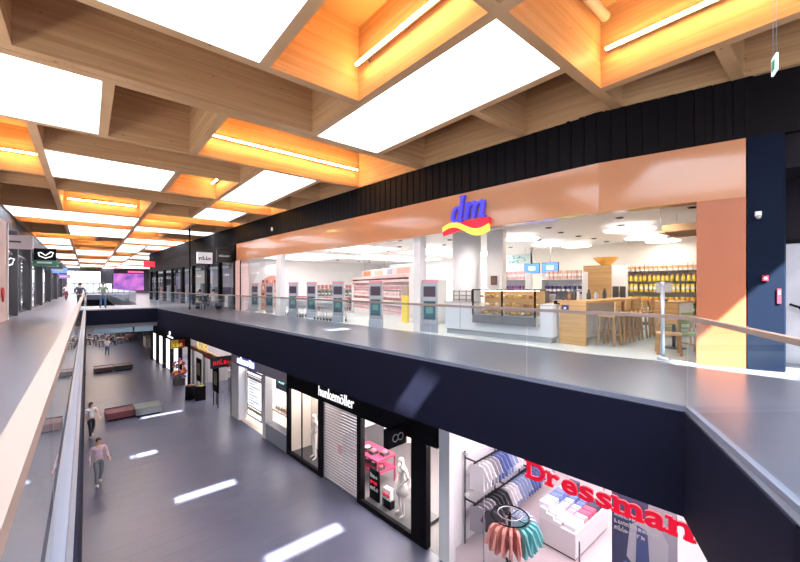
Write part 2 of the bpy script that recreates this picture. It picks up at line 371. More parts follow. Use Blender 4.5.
# ------------------------------------------------------------------ balustrades
def balustrade(label, pts, seg, rail_w=.06, rail_h=.045, top=1.15, ext=0):
    t = thing('glass_balustrade', label, 'railing', (pts[0][0], pts[0][1], 0)); ox, oy = pts[0]
    loc = [Vector((x-ox, y-oy, 0)) for x, y in pts]
    # rounded corners for the rail
    rp = [loc[0]]
    for i in range(1, len(loc)-1):
        a = (loc[i-1]-loc[i]).normalized()*.35; b = (loc[i+1]-loc[i]).normalized()*.35
        for u in (0, .25, .5, .75, 1): rp.append((loc[i]+a)*(1-u)**2+loc[i]*2*u*(1-u)+(loc[i]+b)*u*u)
    rp.append(loc[-1])
    m = MB(); vs = []; fs = []; n = len(rp)
    for i, p in enumerate(rp):
        d = (rp[min(n-1, i+1)]-rp[max(0, i-1)]).normalized(); nn = Vector((-d.y, d.x, 0))
        for a, z in ((-1, top-rail_h), (1, top-rail_h), (1, top), (-1, top)):
            vs.append(p+nn*a*rail_w/2+Vector((0, 0, z)))
    for i in range(n-1):
        for k in range(4): fs.append([i*4+k, i*4+(k+1) % 4, i*4+4+(k+1) % 4, i*4+4+k])
    fs += [[3, 2, 1, 0], [4*n-4, 4*n-3, 4*n-2, 4*n-1]]
    m.add(vs, fs); m.build('handrail', RAILW, t)
    for i in range(len(loc)-1):
        p, q = loc[i], loc[i+1]; L = (q-p).length; d = (q-p)/L; nn = Vector((-d.y, d.x, 0)); ang = math.atan2(d.y, d.x)
        m = MB(); m.box(0, L, -.035, .035, -.01, .055); sh = m.build('base_shoe', mat('shoe_metal', (.16, .17, .23), .45), t, p, ang)
        k = max(1, round(L/seg)); w_ = L/k
        gm = MB().box(.012, w_-.012, -.007, .007, .055, top-rail_h+.004).mesh('glass_panel', RGLASS)
        for j in range(k): link('glass_panel', gm, t, p+d*w_*j, ang)
    return t
balustrade('glass balustrade with pale wooden handrail along the left gallery, nearest the camera', [(-.125, -1.62), (-.125, 30.02)], 2.03)
balustrade('glass balustrade with wooden handrail along the shop side, curving at the near corner', [(3.78, 30.3), (5.56, 1.18), (3.46, .07), (-.0, -1.68)], 2.03)
balustrade('glass balustrade across the footbridge at the far end of the opening', [(-.12, 30.16), (3.72, 30.38)], 1.9)
balustrade('distant glass balustrade on the left of the second opening beyond the footbridge', [(-.12, 37.1), (-.12, 87.9)], 4)
balustrade('distant glass balustrade on the right of the second opening beyond the footbridge', [(3.06, 37.1), (3.06, 87.9)], 4)
t = thing('smoke_curtain', 'pale blue glass curtain panels hanging under the footbridge', 'panel', (0, 30.7, -1.55))
for x0, x1 in ((.35, .75), (.85, 2.35), (2.45, 3.5)):
    m = MB(); m.box(x0, x1, 0, .03, 0, .34); m.build('pane', mat('blue_pane', (.40, .62, .80), .15), t)  # pale blue in the colour stands for reflected skylight
m = MB(); m.box(.3, 3.6, -.03, .06, .33, .36); m.build('head_rail', DGREY, t)

# ================================================================== UPPER SHOP (peach fascia)
def facade(y0, y1, z0, z1, inn, out, m):      # slab following the right building line incl. the kink
    ys = [y0]+([3.4] if y0 < 3.4 < y1 else [])+[y1]; b = MB()
    for a, c in zip(ys, ys[1:]):
        b.prism([(FR(a)+inn, a), (FR(a)+out, a), (FR(c)+out, c), (FR(c)+inn, c)], z0, z1)
    return b
fa = st(facade(1.1, 24.7, 3.13, 4.2, 0, .35, 0).build('trim_5', ORANGE), 'glossy peach fascia over the large shop')
mb = MB()
b1 = [(FR(1.1)+.02, 1.1), (19, 1.1), (19, 25), (FR(24.7)+.02, 25), (FR(3.4)+.02, 3.4)]
mb.prism(b1, 0, .006); st(mb.build('floor_shop', SHOPF), 'pale glossy floor of the large shop')
mb = MB(); mb.prism([(x+(.3 if x < 10 else 0), y) for x, y in b1], 3.32, 3.4); st(mb.build('ceiling_shop', mat('shop_ceiling', (.84, .80, .78), .6)), 'white ceiling of the large shop')
mb = MB(); mb.box(17.0, 17.2, 1.1, 10, 0, 3.32); st(mb.build('wall_shop_right', mat('cream_wall', (.84, .76, .68), .6)), 'cream rear wall behind the cafe')
mb = MB(); mb.box(18.8, 19, 10, 25, 0, 3.32); mb.box(17.0, 18.9, 9.9, 10, 0, 3.32); st(mb.build('wall_shop_back', WHITE), 'white rear wall of the large shop')
mb = MB(); mb.box(7.6, 19, 24.8, 25, 0, 3.32); st(mb.build('wall_shop_left', WHITE))
mb = MB(); mb.box(9.6, 17.1, .9, 1.1, 0, 4.2); st(mb.build('wall_shop_side', WHITEW))
# peach corner pillar
mb = MB(); mb.prism([(9.155, 1.1), (9.75, 1.1), (9.75, 1.78), (8.98, 1.78)], 0, 3.13); st(mb.build('wall_pillar_corner', ORANGE2), 'orange corner pillar')
mb = MB(); mb.prism([(FR(24.0)-.02, 24.0), (FR(24)+.5, 24), (FR(24.8)+.5, 24.8), (FR(24.8)-.02, 24.8)], 0, 3.13); st(mb.build('wall_pillar_end', PINK), 'pink pillar at the far end of the shop front')
# front: pillars, glass panes
def pillar(x, y, wd, dp, h, m, nm, lab):
    b = MB(); b.cbox((0, 0, h/2), (dp, wd, h)); return st(b.build(nm, m, None, (x, y, 0), RZ), lab)
pillar(8.55, 9.1, .3, .3, 3.13, WHITE, 'wall_pillar_front', 'white square pillar at the shop entrance')
pillar(7.62, 18.55, .5, .3, 3.13, WHITE, 'wall_pillar_glazed', 'white pillar between the glazed shop front and the gates')
m = MB(); m.lathe([(.48, 0), (.48, 3.32)], n=28); st(m.build('wall_column', WHITE, None, (9.97, 8.27, 0)), 'thick round white column behind the counter')
mb = MB(); mb.cbox((0, 0, 1.66), (.3, .55, 3.32)); st(mb.build('wall_pier', WHITEW, None, (10.4, 7.35, 0), .2), 'flat cream pier beside the round column')
wn = MB(); wn.cbox((0, 0, 1.56), (.05, .07, 3.1)); wn = st(wn.build('window_1', BLACK, None, (*W(DM, -.02, 24.0), 0), RZ), 'glazed shop front left of the gates')
for s0 in (18.9,):
    m = MB(); m.box(-.006, .006, 18.9-24, -.04, .05, 3.1); m.build('pane', SGLASS, wn)
m = MB(); m.box(-.03, .03, 18.82-24, 18.9-24, 0, 3.12); m.build('mullion', BLACK, wn)
# downlights
D0 = thing('downlight', 'small dark recessed downlight in the white shop ceiling', 'downlight', (10, 3, 3.32), 0, 'recessed downlights of the large shop')
m = MB(); m.lathe([(.09, -.012), (.11, -.012), (.11, 0), (.09, 0)], n=10); m.build('ring', GREY, D0)
m = MB(); m.lathe([(.07, -.03), (.088, -.026), (.088, 0)], n=10); m.build('opening', BLACK, D0); remember(D0)
first = True; rnd = random.Random(3)
for gy in range(12):
    for gx in range(6):
        x = 9.3+gx*1.35+rnd.uniform(-.3, .3); yy = 2.1+gy*1.85+rnd.uniform(-.3, .3)
        if x > 16.6 or (x-9.9)**2+(yy-8.2)**2 < .5: continue
        if first: D0.location = (x, yy, 3.32); first = False
        else: dup(D0, (x, yy, 3.32))
for x, yy, e in ((9.0, 7.2, 70), (8.9, 9.6, 70), (9.3, 4.6, 60), (8.7, 12.2, 60), (8.5, 15.0, 60), (8.2, 19.6, 60), (9.6, 2.6, 50)):      # added downlights with fill spots that brighten the column and counter
    dl = dup(D0, (x, yy, 3.32), None, 'added downlight with fill spot just behind the peach fascia of the shop')
    L_ = bpy.data.lights.new('downlight_beam', 'SPOT'); L_.energy = e*1.9; L_.spot_size = 2.6; L_.spot_blend = 1; L_.shadow_soft_size = .12; L_.color = (1, .95, .90)
    lo = bpy.data.objects.new('downlight_beam', L_); COL.objects.link(lo); lo.parent = dl; lo.location = (0, 0, -.06)
for nm, (x, yy, r) in zip(('nearest the orange pillar', 'above the tall wooden cabinet', 'in front of the wall rack, furthest right', 'above the glass food counter', 'second behind the food counter', 'left of the wooden cabinet', 'far back behind the round column', 'beyond the white square pillar'),
        ((12.2, 4.0, .68), (14.6, 4.3, .62), (16.2, 4.2, .55), (11.6, 7.2, .62), (14.0, 7.5, .62), (15.4, 7.0, .58), (15.0, 10.8, .6), (11.6, 11.6, .6))):
    t = thing('disc_lamp', 'large white luminous disc lamp '+nm, 'lamp', (x, yy, 3.08), 0, 'round disc lamps of the shop')
    m = MB(); m.lathe([(r*.96, .07), (r, .08), (r, .12), (r*.9, .14)], n=32); m.build('rim', LAMPR, t)
    m = MB(); m.lathe([(.01, .05), (r*.7, .055), (r*.95, .07)], n=32); m.build('diffuser', LAMPW, t)
    m = MB(); [m.tube([(r*.6*math.cos(a), r*.6*math.sin(a), .13), (r*.6*math.cos(a), r*.6*math.sin(a), .24)], .006, 5) for a in (0, 2.1, 4.2)]; m.build('wire', GREY, t)
for i, (x0, x1, y0, y1, nm) in enumerate(((12.5, 18, 12, 15, 'behind the pink shelves'), (9, 11.5, 13.5, 16.5, 'above the security gates'), (12, 18, 17, 20, 'deep in the shop'), (8.3, 12, 18.5, 23.5, 'behind the glazed shop front'))):
    t = thing('fill_panel', 'flat fill light panel added '+nm, 'lamp', ((x0+x1)/2, (y0+y1)/2, 3.28), 0, 'added fill light panels')  # glowing panels added as fill for the shop interior
    a, b = (x1-x0)/2, (y1-y0)/2
    m = MB(); m.box(-a, a, -b, b, .02, .04); m.build('frame', WHITE, t)
    m = MB(); m.box(-a+.03, a-.03, -b+.03, b-.03, 0, .02); m.build('diffuser', PANELS, t)

# letter sign on the fascia
fx, fy = W(DM, -.06, 7.0)
sg = thing('shop_sign', 'blue italic letters dm above a red and yellow wave on the peach fascia', 'sign', (*W(DM, -.05, 7.72), 2.98), RZ-PI/2)
def stroke_letters():
    sh = lambda P: [(x+z*.20, z) for x, z in P]
    def arcp(cx, cz, rx, rz, a0, a1, n=14): return [(cx+rx*math.cos(a0+(a1-a0)*i/n), cz+rz*math.sin(a0+(a1-a0)*i/n)) for i in range(n+1)]
    d = MB()
    o = arcp(.20, .21, .185, .235, 0, 2*PI, 24)[:-1]; i_ = arcp(.215, .21, .085, .165, 0, 2*PI, 24)[:-1]
    o, i_ = sh(o), sh(i_); n = 24
    vs = [(x, 0, z) for x, z in o]+[(x, 0, z) for x, z in i_]+[(x, -.09, z) for x, z in o]+[(x, -.09, z) for x, z in i_]; fs = []
    for k in range(n):
        j = (k+1) % n; fs += [[k, j, n+j, n+k], [2*n+k, 3*n+k, 3*n+j, 2*n+j], [k, 2*n+k, 2*n+j, j], [n+k, n+j, 3*n+j, 3*n+k]]
    d.add(vs, fs)
    d.vpoly(sh([(.29, 0), (.45, -.03), (.47, .03), (.405, .06), (.405, .72), (.25, .72), (.23, .67), (.29, .65)]), -.1, 0)
    mm = MB()
    for x, top in ((.0, .47),):
        mm.vpoly(sh([(x, 0), (x+.115, 0), (x+.115, .47), (x-.05, .47), (x-.06, .42), (x, .40)]), -.1, 0)
    for x in (.115, .36):
        A = [(x, .30), (x+.06, .39), (x+.12, .375), (x+.13, .33)]
        B_ = [(x, .36), (x+.08, .47), (x+.17, .48), (x+.235, .43), (x+.245, .36)]
        e = x+.245
        mm.vpoly(sh([(x, .30), (x+.06, .385), (x+.115, .385), (x+.13, .34), (x+.13, 0), (e, 0), (e, .37), (x+.215, .46), (x+.15, .485), (x+.07, .455), (x, .38)]), -.1, 0)
    mm.vpoly(sh([(.60, 0), (.67, -.02), (.70, .04), (.60, .07)]), -.1, 0)
    return d, mm
d, mm = stroke_letters()
d.build('letter', BLUE, sg, (.27, 0, .40)); mm.build('letter', BLUE, sg, (.80, 0, .43))
def ribbon(top, bot, n=18):
    P = [(1.62*i/n, top(i/n)) for i in range(n+1)]+[(1.62*i/n, bot(i/n)) for i in range(n, -1, -1)]
    b = MB(); k = n+1
    for i in range(n):
        b.vpoly([P[i], P[i+1], P[2*k-2-i], P[2*k-1-i]], -.06, 0)
    return b
wave = lambda u: .20+.13*math.sin(2*PI*(u*.95+.02))
ribbon(lambda u: wave(u)+.07*(1-u*.2), lambda u: wave(u)-.06-.10*u).build('yellow_wave', YEL, sg, (0, -.02, 0))
ribbon(lambda u: wave(u)-.05, lambda u: min(wave(u)-.06, .03+.30*u*(1 if u < .5 else 1)) if u < .5 else wave(u)-.06).build('red_wave', RED, sg)
ribbon(lambda u: max(wave(u)+.02, .36+.04*u) if u > .42 else wave(u)+.03, lambda u: wave(u)+.02).build('red_wave', RED, sg)

# ---- security gates
Gt = thing('security_gate', 'x', 'gate', (0, 0, 0), .5, 'anti-theft gates across the shop entrance')
m = MB(); m.cbox((0, 0, .14), (.16, .52, .28)); m.build('base', STEEL, Gt)
m = MB(); m.cbox((0, 0, .95), (.09, .52, 1.36)); m.build('panel', mat('gate_white', (.42, .42, .45), .3), Gt)
m = MB()
P = [(-.15, .40), (.15, .40), (.15, 1.0), (-.15, 1.0)]
m.box(-.056, .056, -.2, .2, .42, 1.02); m.build('poster', mat('gate_teal', (.035, .10, .13), .3), Gt)
m = MB(); m.box(-.058, .058, -.2, .2, 1.16, 1.5); m.build('poster', mat('gate_plum', (.06, .035, .06), .3), Gt)
m = MB(); m.box(-.06, .06, -.12, .12, .62, .82); m.build('poster_picture', mat('gate_green', (.12, .30, .26), .4), Gt)
m = MB(); m.cbox((0, 0, 1.66), (.10, .52, .09)); m.build('cap', C(.7, .3, .35), Gt); remember(Gt)
gl = ['furthest left of the row, behind the glazed front', 'second from the left, behind the glazed front', 'just right of the white glazed-front pillar', 'beside the parked trolleys', 'fifth from the left, in front of the pink shelves', 'sixth from the left, in front of the pink shelves', 'beside the white square pillar']
for i, (p, l) in enumerate(zip([(7.75, 22.7), (7.95, 20.9), (7.75, 17.3), (8.18, 16.2), (8.03, 13.5), (8.2, 11.1), (8.55, 8.62)], gl)):
    lab = 'white anti-theft gate with dark posters, '+l
    if i == 0: Gt.location = (*p, .006); Gt['label'] = lab
    else: dup(Gt, (*p, .006), None, lab)
# ---- shopping trolleys, nested
tr = thing('shopping_trolley', 'wire shopping trolley in the nested row behind the security gates', 'trolley', (8.7, 15.4, .006), RZ, 'nested shopping trolleys')
m = MB()
T4 = lambda z, g: [(-.28-g, -.42-g, z), (.28+g, -.42-g, z), (.24+g, .40+g, z), (-.24-g, .40+g, z)]
for z, g in ((.45, -.05), (.62, -.02), (.78, 0), (.95, .02)): m.tube(T4(z, g), .011, 5, 0, True)
for i in range(9):
    u = i/8
    for a, b in ((0, 1), (1, 2), (2, 3), (3, 0)):
        p = Vector(T4(.45, -.05)[a]).lerp(Vector(T4(.45, -.05)[b]), u); q = Vector(T4(.95, .02)[a]).lerp(Vector(T4(.95, .02)[b]), u)
        m.tube([p, q], .006, 4)
    m.tube([Vector(T4(.45, -.05)[0]).lerp(Vector(T4(.45, -.05)[1]), u), Vector(T4(.45, -.05)[3]).lerp(Vector(T4(.45, -.05)[2]), u)], .006, 4)
m.build('basket', STEEL, tr)
m = MB(); [m.tube([(s*.24, -.45, .95), (s*.24, -.38, .4), (s*.25, -.4, .12), (s*.20, .42, .12)], .014, 6) for s in (-1, 1)]; m.tube([(-.24, .3, .14), (.24, .3, .14)], .012, 6); m.build('frame', STEEL, tr)
m = MB(); m.tube([(-.29, -.52, 1.0), (.29, -.52, 1.0)], .018, 8); [m.tube([(s*.28, -.52, 1.0), (s*.28, -.42, .95)], .012, 6) for s in (-1, 1)]; m.build('handle', C(.55, .10, .12), tr)
for sx in (-1, 1):
    for yy in (-.38, .38):
        m = MB(); m.tube([(sx*.22-.015, yy, .06), (sx*.22+.015, yy, .06)], .06, 10); m.build('wheel', DGREY, tr)
remember(tr)
row = []
for k in range(5): row.append((W(DM, .32, 14.0+k*.26), 'right-hand row'))
for k in range(5): row.append((W(DM, .36, 16.95+k*.26), 'left-hand row'))
for i, (p, nm) in enumerate(row):
    lab = 'wire shopping trolley nested in the %s behind the security gates' % nm
    if i == 0: tr.location = (*p, .006); tr['label'] = lab
    else: dup(tr, (*p, .006), None, lab)

# ---- generic shelving with products
def product_mesh(kind, c, c2):
    m = MB()
    if kind == 'bottle': m.lathe([(.042, 0), (.045, .01), (.045, .11), (.02, .145), (.02, .15)], n=7, m=0); m.lathe([(.024, .15), (.024, .18)], n=7, m=1)
    elif kind == 'jar': m.lathe([(.05, 0), (.055, .02), (.055, .09), (.05, .10)], n=8, m=0); m.lathe([(.054, .10), (.054, .125)], n=8, m=1)
    else: m.box(-.05, .05, -.035, .035, 0, .19, 0); m.box(-.052, .052, -.037, .037, .06, .12, 1)
    m.v = [(x*1.35, y*1.35, z*1.55) for x, y, z in m.v]
    return m.mesh('product', [c, c2])
def shelving(name, label, loc, rz, L, D, levels, top, body, back, prods, group, where, step=.17, pname='product', cat='shelf', seed=1):
    t = thing(name, label, cat, loc, rz)                     # runs along local y, front faces -x
    m = MB(); m.box(D-.03, D, -L/2, L/2, 0, top); m.build('back_panel', back, t)
    for s in (-L/2, L/2-.03):
        m = MB(); m.box(0, D, s, s+.03, 0, top); m.build('side_panel', body, t)
    zs = [.12+(top-.35)*i/(levels-1) for i in range(levels)]
    sm = MB().box(.0, D-.03, -L/2+.03, L/2-.03, -.03, 0).mesh('shelf', body)
    for z in zs: link('shelf', sm, t, (0, 0, z))
    m = MB(); m.box(.02, D-.03, -L/2, L/2, 0, .09); m.build('plinth', body, t)
    rr = random.Random(seed)
    for li, z in enumerate(zs):
        kind, c, c2, word = prods[li % len(prods)]
        me = product_mesh(kind, c, c2); s = -L/2+.14
        lv = ['bottom', 'second', 'third', 'fourth', 'fifth', 'sixth', 'seventh'][li]
        while s < L/2-.12:
            x, yy = (.09+rr.uniform(0, .05)), s
            wx = loc[0]+x*math.cos(rz)-yy*math.sin(rz); wy = loc[1]+x*math.sin(rz)+yy*math.cos(rz)
            o = link(pname+'_'+kind, me, None, (wx, wy, loc[2]+z), rz)
            tag(o, '%s on the %s shelf of the %s' % (word, lv, where), kind if kind != 'pack' else 'packet', group)
            s += step*rr.uniform(.85, 1.2)
    return t
Yl, Wh, Gn, Rd, Or, Pk, Lb, Pu = C(.85, .62, .08), C(.82, .80, .76), C(.25, .42, .12), C(.60, .06, .06), C(.80, .34, .08), C(.82, .45, .50), C(.40, .52, .70), C(.22, .07, .30)
DK = C(.05, .04, .04)
wallp = [('bottle', Wh, Gn, 'white bottle with green cap'), ('pack', Gn, Wh, 'green and white packet'), ('jar', Or, Yl, 'orange jar with yellow lid'), ('pack', Yl, Wh, 'yellow packet'), ('bottle', Yl, Rd, 'yellow bottle with red cap'), ('pack', Wh, Or, 'cream packet with orange band')]
shelving('wall_rack', 'long dark-shelved wall rack full of yellow packets behind the cafe', (16.5, 4.55, .006), 0, 3.5, .45, 6, 2.32, mat('rack_dark', (.12, .09, .07), .5), WHITEW, wallp, 'groceries on the cafe wall rack', 'long cafe wall rack', .15, 'grocery', seed=2)
t = shelving('drinks_cooler', 'white-framed upright rack with dark bottles right of the long wall rack', (16.4, 2.15, .006), 0, 1.15, .5, 6, 2.2, WHITE, DK, [('bottle', DK, Wh, 'dark bottle with white cap'), ('jar', Lb, Wh, 'pale blue jar'), ('bottle', C(.20, .10, .06), Or, 'brown bottle with orange cap')], 'drinks in the white-framed rack', 'white-framed upright rack', .16, 'drink', seed=5)
# pink cosmetics run
ang = math.atan2(-(15.2-11.6), 25-12.9)
shelving('cosmetics_rack', 'long pale pink cosmetics shelving running deep into the shop', (12.9, 17.6, .006), -.26, 9.0, .5, 5, 2.0, mat('pale_pink', (.85, .66, .66), .5), mat('pale_rose', (.88, .74, .72), .5), [('pack', Pk, Wh, 'pink packet'), ('bottle', Wh, Rd, 'white bottle with red cap'), ('pack', Wh, Pk, 'white packet with pink band'), ('jar', C(.55, .25, .30), Wh, 'rose jar with white lid'), ('pack', C(.80, .55, .55), DK, 'blush packet with dark band')], 'cosmetics on the pink shelving', 'long pink shelving', .21, 'cosmetic', seed=4)
shelving('cosmetics_gondola', 'short cosmetics rack with dark bottles seen behind the white square pillar', (10.9, 11.3, .006), -.1, 1.7, .45, 5, 1.75, WHITE, WHITE, [('bottle', DK, Lb, 'dark bottle with blue cap'), ('pack', Lb, Wh, 'pale blue packet'), ('bottle', Pu, Wh, 'purple bottle'), ('pack', C(.1, .3, .35), Yl, 'teal packet')], 'products on the short rack', 'short rack behind the pillar', .15, 'care', seed=6)
shelving('makeup_stand', 'make-up stand with dark and rose pots behind the parked trolleys', (10.6, 18.6, .006), .75, 2.4, .4, 4, 1.6, WHITE, C(.75, .55, .52), [('jar', C(.30, .06, .10), DK, 'wine red pot'), ('bottle', DK, Pk, 'dark bottle with pink cap'), ('pack', C(.10, .22, .18), Wh, 'dark green packet'), ('jar', C(.45, .16, .14), DK, 'rust pot')], 'make-up on the stand', 'make-up stand behind the trolleys', .19, 'makeup', seed=12)
t = thing('aisle_end_board', 'bright yellow end panel of the shelving left of the white square pillar', 'panel', (10.2, 11.75, .006), -.1)
m = MB(); m.cbox((0, 0, .55), (.06, .45, 1.1)); m.build('board', Yl, t); m = MB(); m.cbox((0, 0, 1.32), (.07, .45, .42)); m.build('header', C(.45, .35, .30), t)
# shelving behind the counter (gift boxes) and its far run
for (x, yy, L, lab, pr, gname, wh, sd) in ((12.4, 8.3, 1.6, 'low display shelf with purple gift boxes behind the food counter', [('pack', Pu, Pk, 'purple gift box'), ('pack', Pk, Wh, 'pink gift box')], 'gift boxes left', 'purple gift shelf', 8),
        (12.9, 6.4, 1.5, 'low display shelf with dark blue boxes right of the gift boxes', [('pack', C(.06, .04, .16), Wh, 'dark blue box'), ('pack', C(.75, .45, .35), Wh, 'salmon box')], 'gift boxes right', 'dark blue gift shelf', 9),
        (14.5, 6.9, 1.3, 'shelf unit with green and white products left of the wooden cabinet', [('pack', Gn, Wh, 'leaf green packet'), ('bottle', Wh, DK, 'white bottle with black cap'), ('jar', Wh, DK, 'white jar with black lid'), ('pack', C(.6, .75, .1), Wh, 'lime packet')], 'products left of the cabinet', 'cabinet-side shelf unit', 10)):
    shelving('display_shelf', lab, (x, yy, .006), .03, L, .45, 4, 2.0, WHITE, WHITE, pr, gname, wh, .17, 'gift' if sd < 10 else 'care', seed=sd)
# screens, hanging leafy panels
for k, nm in ((8.35, 'left'), (7.55, 'right')):
    t = thing('menu_screen', 'small glowing blue menu screen over the cafe, the %s one' % nm, 'screen', (14.3, k, 2.05), RZ)
    m = MB(); m.box(0, .05, -.34, .34, 0, .42); m.build('bezel', DGREY, t)
    m = MB(); m.box(-.004, .0, -.32, .32, .02, .40); m.build('display', mat('screen_blue', (.05, .15, .7), .3, emit=1.1, ecol=(.10, .25, .9)), t)
    m = MB(); m.box(-.006, -.004, -.14, .14, .14, .28); m.build('logo', mat('screen_white', (.8, .85, 1), .3, emit=1.2), t)
    m = MB(); m.tube([(.03, 0, .42), (.03, 0, 1.27)], .012, 6); m.build('drop_rod', GREY, t)
for (x, yy, L, lab) in ((15.4, 10.2, 2.1, 'teal leafy hanging banner above the cafe'), (16.0, 18.6, 2.6, 'green leafy hanging banner above the pink shelves')):
    t = thing('hanging_banner', lab, 'banner', (x, yy, 2.55), RZ)
    m = MB(); m.box(0, .04, -L/2, L/2, 0, .42); m.build('board', C(.62, .75, .74), t)
    rr = random.Random(int(x*10)); m = MB()
    for i in range(26):
        a = rr.uniform(-L/2+.1, L/2-.1); z = rr.uniform(.06, .36); q = rr.uniform(0, PI)
        P = [(-.006, a+.10*math.cos(q), z+.05*math.sin(q)), (-.012, a-.03*math.sin(q), z+.03*math.cos(q)), (-.006, a-.10*math.cos(q), z-.05*math.sin(q)), (-.012, a+.03*math.sin(q), z-.03*math.cos(q))]
        m.add(P, [[0, 1, 2, 3]])
    m.build('leaf_print', C(.06, .33, .33), t)
    m = MB(); [m.tube([(.02, s*L*.4, .42), (.02, s*L*.4, .77)], .006, 5) for s in (-1, 1)]; m.build('wire', GREY, t)
t = thing('lettered_banner', 'salmon and cream picture frieze above the pink shelves', 'sign', (13.45, 17.4, 2.15), -.26)
m = MB(); m.box(0, .06, -4, 4, 0, .42); m.build('board', C(.85, .72, .66), t)
for a, b, c in ((2.2, 3.6, (.72, .28, .14)), (.2, 1.6, (.80, .38, .28)), (-3.4, -1.8, (.78, .45, .40)), (-1.2, -.4, (.45, .42, .60))):
    m = MB(); m.box(-.008, 0, a, b, .05, .35); m.build('picture', C(*c), t)
m = MB(); [m.tube([(.03, s, .42), (.03, s, 1.17)], .008, 5) for s in (-3.5, 0, 3.5)]; m.build('drop_rod', GREY, t)
# arch niche behind the glazed front
t = thing('arch_display', 'rounded white arch display with peach shelves behind the glazed shop front', 'display', (9.05, 23.2, .006), 1.0)
def archw(y0, y1, h, n=10):
    P = [(y0, 0), (y1, 0)]+[((y0+y1)/2+(y1-y0)/2*math.cos(a), h+(y1-y0)/2*math.sin(a)) for a in [PI*i/n for i in range(n+1)]]; return P
m = MB(); P = archw(-1.2, 1.2, 1.7); m.add([(0, y_, z) for y_, z in P]+[(.25, y_, z) for y_, z in P], [list(range(len(P))), list(range(len(P), 2*len(P)))[::-1]]+[[i, len(P)+i, len(P)+(i+1) % len(P), (i+1) % len(P)] for i in range(len(P))]); m.build('arch_panel', WHITE, t)
m = MB(); P = archw(-.75, .75, 1.45); m.add([(-.02, y_, z) for y_, z in P]+[(0, y_, z) for y_, z in P], [list(range(len(P))), list(range(len(P), 2*len(P)))[::-1]]+[[i, len(P)+i, len(P)+(i+1) % len(P), (i+1) % len(P)] for i in range(len(P))]); m.build('niche_back', C(.72, .34, .24), t)
for z in (.5, .9, 1.3, 1.7):
    m = MB(); m.box(-.28, -.02, -.7, .7, z, z+.03); m.build('shelf', C(.85, .60, .50), t)
rr = random.Random(5)
for z in (.5, .9, 1.3, 1.7):
    for k in range(6):
        yy = -.6+k*.24; x = -.15; r = 1.0
        me = MB().lathe([(.05, 0), (.06, .02), (.06, .14), (.03, .18)], n=8).mesh('cosmetic_pot', C(*rr.choice([(.75, .45, .38), (.3, .08, .08), (.85, .70, .62), (.12, .08, .10)])))
        o = link('cosmetic_pot', me, None, (9.05+x*math.cos(r)-yy*math.sin(r), 23.2+x*math.sin(r)+yy*math.cos(r), .006+z+.03)); tag(o, 'small cosmetic pot on the peach arch display', 'pot', 'pots in the arch display')

# ---- food counter
cx, cy = 8.95, 6.75; A = RZ+.11
ct = thing('serving_counter', 'long white serving counter of the shop cafe with grey plinth', 'counter', (9.02, 6.75, .006), .115)
m = MB(); m.box(0, .42, .40, 1.5, .16, .98); m.box(0, .42, -1.95, -1.62, .16, .98); m.box(0, .7, -1.62, .40, .16, .42); m.build('body', mat('counter_white', (.74, .73, .75), .3), ct)
m = MB(); m.box(.05, .36, -1.9, 1.45, 0, .16); m.build('plinth', C(.38, .38, .40), ct)
for a, b in ((.40, 1.52), (-1.97, -1.62)): m = MB(); m.box(-.02, .44, a, b, .98, 1.02); m.build('worktop', C(.62, .58, .56), ct)
m = MB(); m.box(-.012, 0, .9, .908, .2, .98); m.build('panel_joint', DGREY, ct)
gc = thing('food_display_case', 'glass food display case with black frame and pastries set into the white counter', 'display case', (9.0, 6.15, .43), .115)
m = MB(); m.box(-.09, -.03, -.98, .95, 0, .24); m.build('plinth_panel', C(.16, .15, .16), gc)
m = MB(); m.box(-.03, .6, -.98, .95, .24, .26); m.build('deck', STEEL, gc)
for z in (.48, .72):
    m = MB(); m.box(.05, .55, -.95, .92, z, z+.015); m.build('glass_shelf', SGLASS, gc)
for yy in (-.97, -.02, .93):
    m = MB(); m.box(-.09, -.06, yy-.015, yy+.03, .24, .98); m.build('post', BLACK, gc)
m = MB(); m.box(-.09, .6, -.98, .96, .96, .99); m.build('top_frame', BLACK, gc)
m = MB(); m.box(.58, .6, -.96, .93, .26, .96); m.build('back_panel', C(.45, .30, .16), gc)
for yy in (-.955, -.005):
    m = MB(); m.box(-.085, -.073, yy+.02, yy+.92, .24, .96); m.build('front_glass', SGLASS, gc)
m = MB(); m.box(.3, .34, -.9, .88, .935, .955); m.build('case_light', mat('case_led', (1, .8, .5), .5, emit=14, ecol=(1, .75, .42)), gc)
rr = random.Random(11); ca, sa = math.cos(.115), math.sin(.115)
for z, zz in ((.26, 1), (.495, 2), (.735, 3)):
    for k in range(11):
        yy = -.85+k*.165; x = .2+rr.uniform(0, .15); b = MB(); kk = rr.randrange(3)
        col = rr.choice([(.62, .33, .10), (.75, .50, .16), (.45, .20, .07), (.80, .68, .50)])
        if kk == 0: b.ball((0, 0, .05), (.06, .075, .05))
        elif kk == 1: b.lathe([(.045, 0), (.06, .05), (.065, .07), (.03, .11), (.005, .12)], n=9)
        else: b.tube([(-.07, 0, .03), (-.03, .03, .045), (.03, .03, .045), (.07, 0, .03)], [.015, .035, .035, .015], 7)
        o = b.build('pastry', C(*col), None, (9.0+x*ca-yy*sa, 6.15+x*sa+yy*ca, .43+z)); tag(o, 'baked pastry on the %s level of the glass food case' % ('lower', 'middle', 'upper')[zz-1], 'pastry', 'pastries in the food case')
